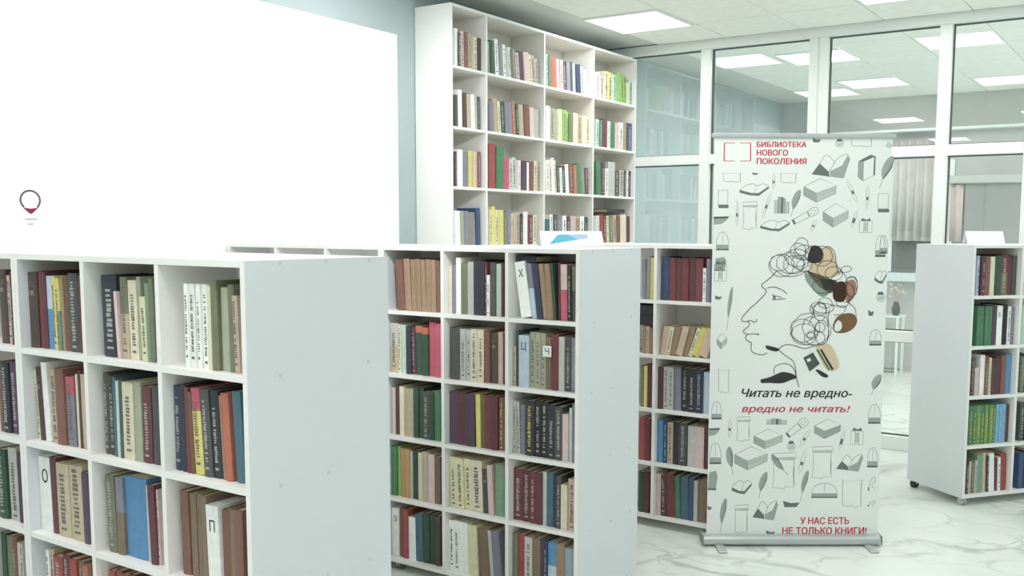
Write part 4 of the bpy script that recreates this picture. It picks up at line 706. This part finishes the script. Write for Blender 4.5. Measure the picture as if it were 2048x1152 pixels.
def icon(kind, cx, cy, w, h, rot):
    bm = bmesh.new(); r = math.radians(-rot); c, s = math.cos(r), math.sin(r)
    def P(x, y): x *= w; y *= h; return (cx+x*c-y*s, cy+x*s+y*c)
    def ln(pts, wd=LW, mi=0): ribbon(bm, [P(*p) for p in pts], wd, YS, mi)
    def fl(pts, mi=1): poly(bm, [P(*p) for p in pts], YS+.0002, mi)
    if kind in ('thickbook', 'vbook'):
        fl([(-.5, .15), (-.1, -.12), (-.1, -.5), (-.5, -.2)], 1); fl([(-.1, -.12), (.5, .2), (.5, -.12), (-.1, -.5)], 3 if kind == 'thickbook' else 1)
        ln([(-.5, .15), (0, .5), (.5, .2), (-.1, -.12), (-.5, .15)]); ln([(-.5, .15), (-.5, -.2), (-.1, -.5), (.5, -.12), (.5, .2)]); ln([(-.1, -.12), (-.1, -.5)])
        for q in (-.08, -.16): ln([(-.08, -.12+q), (.5, .2+q)], LW*.5)
    elif kind == 'openbook':
        fl([(-.5, -.35), (-.3, .1), (-.05, -.25), (-.02, -.45)], 2); fl([(-.02, -.25), (.3, .0), (.45, .45), (.5, .3), (.35, -.5), (0, -.42)], 1)
        ln(smooth([(-.3, .1), (-.15, .45), (.02, .3), (.08, .1), (-.05, -.25)])); ln(smooth([(.08, .1), (.2, .35), (.42, .5), (.45, .45)])); ln([(-.5, -.35), (-.3, .1), (-.05, -.25), (.3, 0), (.45, .45), (.5, .3), (.35, -.5), (-.5, -.35)])
    elif kind == 'flatbook':
        fl([(-.5, -.05), (-.1, -.3), (.15, -.3), (.5, .25), (.5, .1), (.15, -.5), (-.15, -.45), (-.5, -.25)], 2)
        ln(smooth([(-.5, -.05), (-.3, .3), (-.05, .45), (.1, .3), (.3, .45), (.5, .25)])); ln([(-.5, -.05), (-.1, -.3), (.15, -.3), (.5, .25)]); ln([(.1, .3), (0, -.3)], LW*.7)
        ln([(-.5, -.05), (-.5, -.25), (-.15, -.45), (.15, -.5), (.5, .1)])
    elif kind == 'standbook':
        fl([(-.5, .25), (-.2, .25), (-.2, -.5), (-.5, -.35)], 1); fl([(-.5, .25), (.2, .5), (.5, .45), (-.2, .25)], 2); fl([(.42, .42), (.5, .45), (.5, -.25), (.42, -.3)], 2)
        ln([(-.5, .25), (-.5, -.35), (-.2, -.5), (.42, -.3), (.42, .42), (-.2, .25), (-.5, .25), (.2, .5), (.5, .45), (.5, -.25), (.42, -.3)]); ln([(-.2, .25), (-.2, -.5)])
    elif kind == 'quill':
        fl(smooth([(0, -.25), (-.45, .0), (-.3, .35), (.3, .5), (.5, .2), (.2, -.15), (0, -.25)], 3)[:-1], 1); fl([(.05, -.2), (.3, .1), (.42, .4), (.5, .2), (.25, -.1)], 2); ln([(0, -.5), (0, -.2), (.25, .45)])
    elif kind in ('pen', 'darkpen'):
        ln([(-.4, .2), (-.4, -.25), (0, -.5), (.4, -.25), (.4, .2), (0, .5), (-.4, .2)], LW*.8); ln([(-.4, .0), (.4, .0)], LW)
        fl([(-.3, -.0), (.3, 0), (.3, -.12), (-.3, -.12)], 2)
        if kind == 'darkpen': fl([(-.5, .05), (.5, .05), (.4, -.2), (-.4, -.2)], 2)
    elif kind == 'scroll':
        ln([(-.42, .3), (-.46, .46), (.46, .5), (.5, .34), (.42, .3), (.40, -.1), (.44, -.46), (.1, -.44), (.05, -.5), (-.42, -.47), (-.38, -.1), (-.42, .3), (.42, .3)]); fl([(-.44, .36), (.46, .38), (.44, .31), (-.42, .31)], 3); fl([(.40, .1), (.44, .1), (.46, -.4), (.42, -.4)], 1)
    elif kind == 'sheet':
        ln([(-.5, .5), (-.46, -.4), (-.2, -.47), (0, -.42), (.1, -.5), (.5, -.46), (.46, .1), (.5, .5)]); ln([(-.5, .44), (.5, .46)], LW*.7, 3); fl([(.45, .4), (.5, .4), (.5, -.4), (.46, -.4)], 3)
    elif kind == 'card':
        ln([(-.5, .5), (.4, .5), (.4, -.3), (-.5, -.3), (-.5, .5)]); fl([(-.5, -.32), (.5, -.32), (.5, -.5), (-.45, -.5)], 2)
    elif kind == 'halfdome':
        fl([(-.5, .35), (.5, .4), (.3, -.1), (0, -.4), (-.5, -.5)], 1); fl([(-.5, .35), (.5, .4), (.4, .2), (-.5, .15)], 2)
    elif kind == 'dome':
        ln(smooth([(-.5, -.15), (-.42, .2), (-.25, .45), (.15, .5), (.4, .2), (.5, -.15)])); fl([(-.5, -.18), (.5, -.18), (.5, -.5), (-.5, -.5)], 1); fl([(-.5, -.42), (.5, -.42), (.5, -.5), (-.5, -.5)], 2); ln([(0, .48), (0, -.15)], LW*.7)
    elif kind == 'bookrow':
        for a, b, hh_, mi in ((-.5, -.28, .3, 3), (-.26, -.1, .5, 1), (-.06, .1, .46, 2), (.14, .24, .4, 1), (.30, .5, .2, 3)):
            fl([(a, -.5), (b, -.5), (b, hh_), (a, hh_)], mi); ln([(a, -.5), (b, -.5), (b, hh_), (a, hh_), (a, -.5)], LW*.8)
    elif kind == 'torch':
        ln([(-.3, -.5), (.3, -.5), (.35, .1), (.5, .35), (.3, .5), (-.3, .5), (-.5, .35), (-.35, .1), (-.3, -.5)]); fl([(-.3, -.5), (.3, -.5), (.3, -.42), (-.3, -.42)], 2); fl([(-.3, .1), (.3, .1), (.3, .16), (-.3, .16)], 1)
        ln(smooth([(-.25, .3), (0, .42), (.25, .3), (0, .22), (-.25, .3)]), LW*.7)
    elif kind == 'case':
        ln([(-.5, .3), (.5, .3), (.5, -.5), (-.5, -.5), (-.5, .3)]); ln([(-.15, .4), (-.15, -.5)]); ln([(.15, .4), (.15, -.5)]); fl([(-.4, .32), (.4, .32), (.3, .5), (.05, .38), (-.3, .5)], 2); fl([(-.12, .2), (.12, .2), (.12, -.4), (-.12, -.4)], 3)
    elif kind == 'darkbox':
        fl([(-.5, -.4), (-.4, .4), (.3, .5), (.5, .2), (.35, -.4)], 1); fl([(-.5, -.4), (.35, -.4), (.4, -.5), (-.5, -.5)], 2); ln(smooth([(-.3, .1), (0, .3), (.3, .1), (.1, -.2), (-.2, -.1)]))
    elif kind in ('jar', 'cup'):
        ln(smooth([(-.4, .1), (-.5, -.2), (-.2, -.5), (.3, -.5), (.5, -.1), (.4, .1)])); fl([(-.4, .1), (.4, .1), (.2, .42), (-.3, .4)], 2 if kind == 'jar' else 3); fl([(-.4, 0), (.42, 0), (.3, -.4), (-.3, -.4)], 3)
    elif kind == 'hook':
        ln(smooth([(-.4, -.5), (-.2, .1), (.3, .4), (.4, .1), (0, -.1), (.4, -.4)])); fl([(-.5, -.5), (-.3, -.5), (-.3, -.25), (-.5, -.3)], 2)
    else:
        fl([(-.5, .3), (0, .0), (.5, .1), (.3, -.5), (-.4, -.5)], 2)
    bmesh.ops.recalc_face_normals(bm, faces=bm.faces[:])
    nm = {'thickbook': 'printed_book', 'vbook': 'printed_book', 'openbook': 'printed_open_book', 'flatbook': 'printed_open_book', 'standbook': 'printed_book', 'quill': 'printed_quill', 'pen': 'printed_pen', 'darkpen': 'printed_pen', 'scroll': 'printed_scroll', 'sheet': 'printed_sheet', 'card': 'printed_card', 'halfdome': 'printed_shape', 'dome': 'printed_open_book', 'bookrow': 'printed_bookshelf', 'torch': 'printed_candle', 'case': 'printed_box', 'darkbox': 'printed_box', 'jar': 'printed_inkwell', 'cup': 'printed_inkwell', 'hook': 'printed_flourish'}.get(kind, 'printed_shape')
    done(nm, bm, GI, gs)
for k, a, b, w_, h_, r in ICONS: 
    a, b, w_, h_ = a/1000, b/1000, w_/1000, h_/1000
    if a-w_/2 < .024: w_ = max(.01, (a-.024)*2) if a > .03 else .01
    if a+w_/2 > .906: w_ = max(.01, (.906-a)*2)
    icon(k, a, b, w_, h_, r)
PC = dict(tan=mat('print_tan', '#d9c5a8', .6, .2), dk=mat('print_black', '#3d3f3e', .6, .2), br=mat('print_brown', '#6e6354', .6, .2), gb=mat('print_grey_green', '#8fa09a', .6, .2), bdk=mat('print_dark_brown', '#4a342c', .6, .2),
 red=mat('print_rust', '#a8806c', .6, .2), brn=mat('print_wood', '#7c6248', .6, .2), wt=mat('print_white', '#e6ebe8', .6, .2), gn=mat('print_green', '#4c7a54', .6, .2), dk2=mat('print_charcoal', '#55605c', .6, .2))
yy = YS-.0001
for i, (k, pts) in enumerate(POLY):
    bm = bmesh.new(); P = [(pts[j]/1000, pts[j+1]/1000) for j in range(0, len(pts), 2)]
    if len(P) > 4: P = smooth(P+[P[0]], 4)[:-1]
    poly(bm, P, yy-.00006*i); bmesh.ops.triangulate(bm, faces=bm.faces[:]); done('printed_colour_patch', bm, PC[k], gs)
yl = yy-.00006*len(POLY)-.0002
for k, wd, pts in FACE:
    bm = bmesh.new(); ribbon(bm, smooth([(pts[j]/1000, pts[j+1]/1000) for j in range(0, len(pts), 2)], 5), wd*.001, yl); done('drawn_line', bm, M_INK, gs); yl -= .00001
for s, ((x0, z0), (x1, z1), (xt, zt)) in TEXTS.items():
    red = not s.startswith('Читать'); it = s[0] in 'Чв'
    h = zt-z0
    if it: h *= .8
    for q, (dx, dz) in enumerate(((0, 0), (.0022, 0), (.0011, .001))):      # overprinted slightly shifted: heavy type
        M = Matrix.Translation((x0+dx, YS-.0002-.00003*q, z0+dz))
        text_mesh(s, h, M_RED if red else M_INK, 'printed_slogan', gs, M, shear=.25 if it else 0, width=x1-x0-.003)
for pts in LOGO:
    bm = bmesh.new()
    for a, b in zip(pts, pts[1:]): ribbon(bm, [a, b], .005 if abs(a[0]-b[0]) < .02 else .003)
    done('printed_bracket', bm, M_RED, gs)
bpy.context.view_layer.update()
